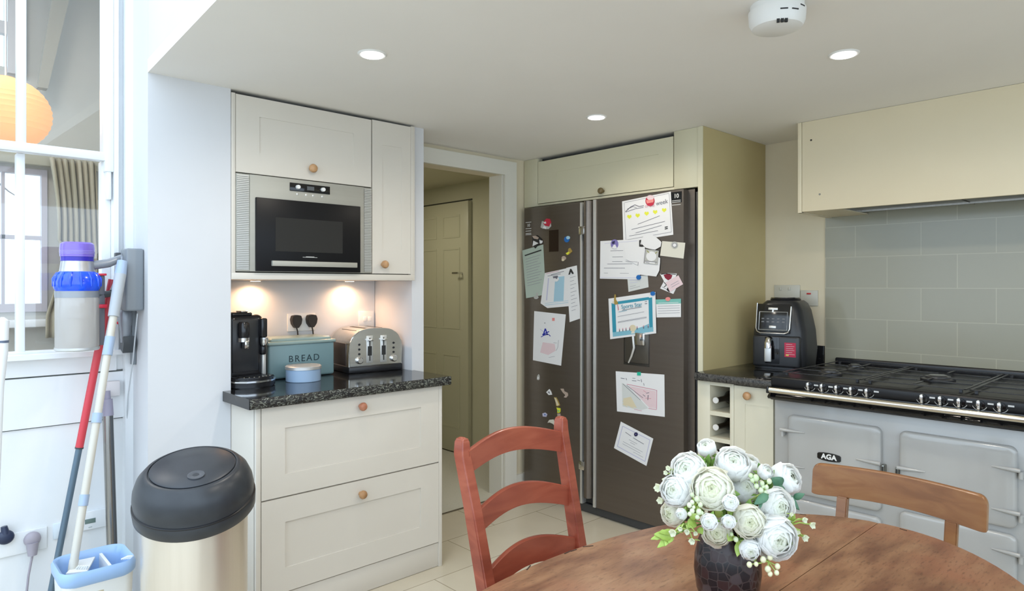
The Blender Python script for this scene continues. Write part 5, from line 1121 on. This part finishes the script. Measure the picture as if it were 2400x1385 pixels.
L.new(vo.outputs['Color'], r1.inputs[0]); L.new(ve.outputs[0], r2.inputs[0]); L.new(r2.outputs[0], mx.inputs[0]); L.new(r1.outputs[0], mx.inputs[6]); L.new(mx.outputs[2], b.inputs['Base Color'])
t = thing('mosaic_vase', 'round black mosaic glass vase holding the white flowers on the table', 'vase', (VX, VY, .7505))
MB().lathe([(0, 0), (.036, 0), (.043, .010), (.053, .038), (.0572, .070), (.0560, .095), (.050, .120), (.041, .142), (.034, .160), (.033, .172), (.037, .182), (.033, .182), (.029, .172), (.030, .16), (.036, .14), (.03, .02), (0, .015)], seg=56).build('body', vm_, t, local=True)
VT = Vector((VX, VY, .75 + .17)); VC = at(1703, 1172, 1.17)

def petal_mat(key, c0, c1):
    m = mat(key, c1, .55); N, L, b = nt(m); out = N['Material Output']; tr = N.new('ShaderNodeBsdfTranslucent'); ms_ = N.new('ShaderNodeMixShader'); ms_.inputs[0].default_value = .45; b.inputs['Specular IOR Level'].default_value = .2
    at_ = N.new('ShaderNodeAttribute'); at_.attribute_name = 'layer'; r = N.new('ShaderNodeValToRGB'); r.color_ramp.elements[0].color = (*c0, 1); r.color_ramp.elements[1].color = (*c1, 1); r.color_ramp.elements[1].position = .7
    L.new(at_.outputs['Fac'], r.inputs[0]); L.new(r.outputs[0], b.inputs['Base Color']); L.new(r.outputs[0], tr.inputs[0]); L.new(b.outputs[0], ms_.inputs[1]); L.new(tr.outputs[0], ms_.inputs[2]); L.new(ms_.outputs[0], out.inputs[0]); return m
pet = petal_mat('petal_white', (.93, .94, .76), (.97, .97, .95)); pet_c = petal_mat('petal_cream', (.94, .94, .68), (.96, .95, .86))
leafm = noisy('leaf_green', (.10, .22, .04), (.28, .42, .08), 40, .45); leaf_d = noisy('leaf_dark', (.05, .14, .08), (.10, .22, .12), 40, .45); leaf_l = noisy('leaf_lime', (.34, .48, .08), (.50, .62, .18), 40, .45)
berry = noisy('berry_pale', (.50, .62, .34), (.68, .74, .50), 30, .4); berry_c = mat('berry_cream', (.74, .72, .46), .4)
def align(direction, roll=0):
    z = Vector(direction).normalized(); return z.to_track_quat('Z', 'Y').to_matrix().to_4x4() @ Matrix.Rotation(roll, 4, 'Z')
def bloom_mesh(R, layers, openness, rnd):
    """cupped petals in nested shells; +z is the way the flower looks"""
    bm = bmesh.new(); lay = bm.verts.layers.float.new('layer')
    layers += 3
    for i in range(layers):
        f = i / max(1, layers - 1); r = R * (.42 + .58 * f); n = 3 if f < .3 else (5 if f < .75 else 6)
        top = math.radians(2 + 60 * f ** 1.5 * openness); wid = 2 * PI / n * (1.5 if f < .8 else 1.35); a0 = rnd.uniform(0, 6.28)
        for k in range(n):
            am = a0 + k * 2 * PI / n; tp = top * rnd.uniform(.85, 1.15); rr = r * rnd.uniform(.95, 1.04); G = 8; H = 8; g = []
            ph = rnd.uniform(0, 6)
            for a in range(H + 1):
                q = a / H; th = math.radians(150) * (1 - q) + tp * q; row = []
                for c in range(G + 1):
                    s_ = c / G - .5; shp = math.sqrt(max(0, 1 - (abs(s_) * 2) ** 2.6 * q ** 2 * .75)); az = am + s_ * wid * (.55 + .45 * math.sin(min(1, q * 1.25) * PI / 2))
                    thh = th + (1 - shp) * .55; flare = 1 + .10 * f * max(0, q - .72) / .28 + .025 * math.sin(s_ * 14 + ph) * q + .03 * abs(s_) * 2
                    rad = rr * flare * (1 + .012 * k)
                    v = bm.verts.new((rad * math.sin(thh) * math.cos(az), rad * math.sin(thh) * math.sin(az), rad * math.cos(thh) * .92)); v[lay] = f; row.append(v)
                g.append(row)
            for a in range(H):
                for c in range(G): bm.faces.new((g[a][c], g[a][c + 1], g[a + 1][c + 1], g[a + 1][c]))
    me = bpy.data.meshes.new('bloom'); bm.to_mesh(me); bm.free()
    for p in me.polygons: p.use_smooth = True
    return me
def leaf_bm(mb, base, direction, length, width, curl=.25, up=None, fold=.15, serr=0):
    d = Vector(direction).normalized(); up = Vector(up or (0, 0, 1)); side = d.cross(up)
    if side.length < .1: side = d.cross(Vector((1, 0, 0)))
    side.normalize(); nrm = side.cross(d); N_ = 9; g = []
    for i in range(N_):
        s_ = i / (N_ - 1); w = width * (math.sin(s_ ** .75 * PI) ** .9 if 0 < s_ < 1 else .02) * (1 + serr * (i % 2) * .4); c = Vector(base) + d * length * s_ - nrm * curl * length * s_ * s_
        g.append([mb.b.verts.new(c - side * w / 2 + nrm * fold * w), mb.b.verts.new(c), mb.b.verts.new(c + side * w / 2 + nrm * fold * w)])
    fs = []
    for i in range(N_ - 1):
        for k in range(2): fs.append(mb.b.faces.new((g[i][k], g[i][k + 1], g[i + 1][k + 1], g[i + 1][k])))
    mb._mark(fs)
rnd = random.Random(3)
def stem_pts(P, d): 
    base = VT + Vector((rnd.uniform(-.018, .018), rnd.uniform(-.018, .018), -.10)); mid = VT + Vector((rnd.uniform(-.015, .015), rnd.uniform(-.015, .015), .0)); e_ = P - d * .02
    return [base, mid, mid.lerp(e_, .5) + Vector((0, 0, .012)), e_, P]
stem_m = mat('stem_green', (.14, .28, .06), .5)
def flower(name, label, u, v, rpx, depth, layers, open_, m=None, face=None, group=None, cat='flower', calyx=True):
    P = at(u, v, depth); R = rpx / 1560 * depth
    d = (P - VC); 
    if d.length < .01: d = Vector((SA, -CA, .3))
    d = d.normalized(); camd = (CAM0 - P).normalized()
    d = (d * .75 + camd * .55).normalized() if face is None else (d * (1 - face) + camd * face).normalized()
    t = thing(name, label, cat, P, group=group)
    me = bloom_mesh(R, layers, open_, rnd); me.materials.append(m or pet); o = bpy.data.objects.new('petals', me); C.objects.link(o); o.parent = t; o.matrix_basis = align(d, rnd.uniform(0, 6))
    if calyx:
        mb = MB()
        for k in range(5):
            a = k * 2 * PI / 5; rm = align(d); b0 = rm @ Vector((R * .25 * math.cos(a), R * .25 * math.sin(a), -R * .88)); dr_ = rm @ Vector((math.cos(a), math.sin(a), .15))
            leaf_bm(mb, b0, dr_, R * .9, R * .55, -.5, up=rm @ Vector((0, 0, -1)))
        o = mb.build('calyx', leafm, t, local=True, smooth=180); md = o.modifiers.new('s', 'SOLIDIFY'); md.thickness = .0006
    MB().tube(stem_pts(P, d * 1.0 * (R / .02)), .0016, 6).build('stem', stem_m, t)
    return t
def Z(x, y): return 1480 + x / 3.793, 1020 + y / 3.793
ROSES = [
 ('top left of the bunch', 510, 320, 136, 1.115, 6, 1.0, pet), ('left side, above the lower leaves', 402, 492, 120, 1.105, 6, 1.0, pet),
 ('largest in the middle of the bunch', 722, 482, 158, 1.07, 7, 1.0, pet_c), ('top of the bunch', 900, 268, 128, 1.13, 6, .9, pet), ('half hidden behind the top one', 1035, 262, 88, 1.19, 5, .9, pet),
 ('upper right, seen from its side', 1365, 392, 118, 1.15, 5, .75, pet), ('right side below the dark leaf', 1275, 632, 132, 1.095, 6, 1.1, pet), ('largest at the lower right', 1270, 905, 160, 1.06, 7, 1.05, pet),
 ('cream one right of the middle', 1038, 762, 128, 1.06, 7, .9, pet_c), ('lowest, hanging over the vase mouth', 765, 845, 115, 1.09, 5, 1.0, pet_c), ('cream one at the lower left', 372, 690, 92, 1.13, 5, 1.0, pet_c), ('set back between middle and right ones', 1000, 480, 120, 1.14, 6, 1.0, pet)]
for nm, x, y, r_, dp, ly, op, m_ in ROSES:
    u, v = Z(x, y); flower('white_rose', 'white rose in the vase, ' + nm, u, v, r_ / 3.793 * 1.13, dp, ly, op, m_, group='white roses in the vase')
SM = [('small bud right of the middle rose', 882, 598, 70, 1.035), ('small open bud low in the middle', 690, 765, 72, 1.035), ('small open bud beside the cream rose', 862, 768, 62, 1.035), ('half-open bud over the right of the vase', 1050, 1015, 88, 1.055),
      ('highest open bud', 668, 118, 78, 1.17), ('green-based bud at the upper right', 1190, 328, 66, 1.13), ('tiny bud at the left among berries', 445, 700, 50, 1.07)]
for nm, x, y, r_, dp in SM:
    u, v = Z(x, y); flower('rose_bud', 'white ' + nm + ' in the vase', u, v, r_ / 3.793, dp, 4, .8 if 'bud' in nm else 1, pet, group='white rose buds in the vase')
def blossom(label, pts, depth, hub):
    """sprig of tiny white blossoms on green stems"""
    H = at(*Z(*hub), depth); t = thing('blossom_sprig', label, 'flower sprig', H, group='sprigs of tiny white blossoms')
    mb = MB(); mg = MB()
    for x, y, r_ in pts:
        P = at(*Z(x, y), depth - .01); R = r_ / 3.793 / 1560 * depth; d = (P - VC).normalized() * .6 + (CAM0 - P).normalized() * .5; rm = align(d)
        for k in range(5):
            a = k * 2 * PI / 5 + rnd.random(); leaf_bm(mb, P, rm @ Vector((math.cos(a), math.sin(a), .7)), R * 1.1, R * 1.0, -.35, up=rm @ Vector((0, 0, 1)))
        leaf_bm(mg, P - d * R * .3, rm @ Vector((1, .3, -.2)), R * 1.3, R * .7); leaf_bm(mg, P - d * R * .3, rm @ Vector((-1, .4, -.2)), R * 1.2, R * .6)
        mg.tube([H, H.lerp(P, .5) + Vector((0, 0, .004)), P], .0011, 6)
    mg.tube([VT, VT.lerp(H, .6) + Vector((0, 0, .01)), H], .0013, 6)
    o = mb.build('blossoms', pet, t, smooth=180); o.modifiers.new('s', 'SOLIDIFY').thickness = .0008
    o = mg.build('stem_and_leaves', leaf_l, t, smooth=180); o.modifiers.new('s', 'SOLIDIFY').thickness = .0006
blossom('tiny white blossoms at the lower left of the bunch', [(378, 862, 52), (545, 935, 45), (500, 855, 40), (575, 870, 32), (440, 830, 34)], 1.07, (480, 790))
blossom('tiny white blossoms sticking out at the lower right of the bunch', [(1595, 795, 44), (1528, 905, 46), (1525, 750, 40), (1470, 860, 30), (1415, 700, 26)], 1.08, (1400, 800))
blossom('tiny white blossoms at the upper left of the bunch', [(335, 298, 34), (312, 338, 32), (368, 320, 22)], 1.13, (400, 400))
blossom('tiny white blossoms at the left edge of the bunch', [(255, 470, 56), (272, 580, 48), (305, 400, 34)], 1.14, (380, 560))
def berries(label, pts, depth, hub, m=None):
    H = at(*Z(*hub), depth); t = thing('berry_sprig', label, 'berry sprig', H, group='sprigs of pale green berries'); mb = MB(); mg = MB()
    for x, y, r_ in pts:
        P = at(*Z(x, y), depth - .012); R = r_ / 3.793 / 1560 * depth; mb.ball(P, R, 12, (1, 1, 1.15)); mg.tube([H, H.lerp(P, .6), P], .0009, 6)
    mg.tube([VT, VT.lerp(H, .6), H], .0012, 6); mb.build('berries', m or berry, t); mg.build('stems', leaf_l, t)
berries('pale green berries at the left between the roses', [(540, 595, 20), (582, 568, 24), (515, 622, 22), (612, 618, 22), (540, 672, 22), (600, 680, 26), (518, 700, 18), (585, 728, 20), (552, 640, 16), (540, 530, 18), (625, 690, 16)], 1.045, (570, 640))
berries('pale green berries at the upper right between the roses', [(1110, 452, 22), (1162, 430, 20), (1200, 462, 20), (1150, 490, 24), (1190, 510, 18), (1105, 380, 28), (1075, 400, 20), (1060, 360, 20), (1170, 455, 16), (1225, 410, 22)], 1.085, (1150, 520))
berries('cream berries hanging at the lower right over the table', [(1212, 1190, 27), (1298, 1165, 24), (1232, 1232, 22), (1290, 1222, 22), (1170, 1105, 26), (1232, 1085, 24), (1048, 1150, 24), (1108, 1145, 20)], 1.06, (1215, 1120), berry_c)
berries('small berries under the half-open bud', [(928, 925, 22), (890, 880, 16), (1085, 1090, 20), (1432, 965, 14)], 1.07, (980, 960))
def leaves(label, lst, m, depth, hub, serr=0):
    H = at(*Z(*hub), depth + .01); t = thing('leaf_sprig', label, 'leaf sprig', H, group='leaf sprigs in the vase'); mb = MB()
    for x0, y0, x1, y1, w in lst:
        A = at(*Z(x0, y0), depth); B = at(*Z(x1, y1), depth - .012); d = B - A; leaf_bm(mb, A, d, d.length, w / 3.793 / 1560 * depth, .06, up=(CAM0 - A).normalized(), fold=.12, serr=serr)
    o = mb.build('leaves', m, t, smooth=180); o.modifiers.new('s', 'SOLIDIFY').thickness = .0006
    MB().tube([VT, VT.lerp(H, .55), H, at(*Z(lst[0][0], lst[0][1]), depth)], .0013, 6).build('stem', stem_m, t)
leaves('bright green serrated leaves pointing out at the lower left', [(380, 890, 205, 880, 90), (350, 900, 230, 1000, 60), (330, 900, 300, 985, 50), (360, 890, 330, 960, 50), (300, 880, 172, 925, 50), (380, 860, 250, 865, 50)], leaf_l, 1.08, (430, 860), .5)
leaves('dark green leaf pointing left of the right-hand rose', [(1215, 525, 1092, 615, 78), (1150, 560, 1145, 650, 40)], leaf_d, 1.065, (1190, 560))
leaves('dark green leaves under the upper right rose', [(1350, 520, 1495, 668, 85), (1440, 560, 1540, 520, 60), (1340, 440, 1250, 380, 110), (1360, 470, 1290, 500, 80)], leaf_d, 1.12, (1370, 540))
leaves('light green leaves at the top left of the bunch', [(640, 260, 590, 175, 70), (660, 280, 690, 170, 60), (700, 300, 740, 200, 50), (690, 320, 650, 240, 60), (830, 320, 790, 245, 60), (1010, 380, 1110, 350, 70), (1190, 400, 1130, 250, 90), (1200, 390, 1270, 310, 60)], leafm, 1.15, (690, 360))
leaves('lime leaves around the low open buds', [(560, 760, 500, 820, 90), (600, 820, 630, 880, 60), (900, 880, 860, 940, 80), (960, 950, 940, 1080, 70), (950, 1000, 1000, 930, 80), (800, 720, 740, 660, 70), (850, 700, 960, 640, 70), (1080, 1080, 1100, 1120, 60), (520, 740, 590, 700, 60)], leaf_l, 1.075, (760, 800))
leaves('green filler leaves deep inside the bunch', [(800, 650, 700, 640, 140), (620, 700, 560, 600, 120), (950, 600, 900, 700, 120), (1150, 640, 1110, 560, 110), (1100, 900, 960, 880, 120), (700, 560, 560, 520, 120), (1180, 500, 1250, 420, 120), (620, 380, 560, 460, 100), (800, 400, 740, 330, 100), (460, 760, 400, 820, 120)], leafm, 1.15, (780, 760))
leaves('lime leaves at the lower right of the bunch', [(1420, 760, 1370, 755, 60), (1430, 780, 1450, 700, 40), (1460, 830, 1480, 900, 60), (1430, 880, 1425, 960, 50), (1440, 860, 1500, 840, 50)], leaf_l, 1.085, (1400, 830))
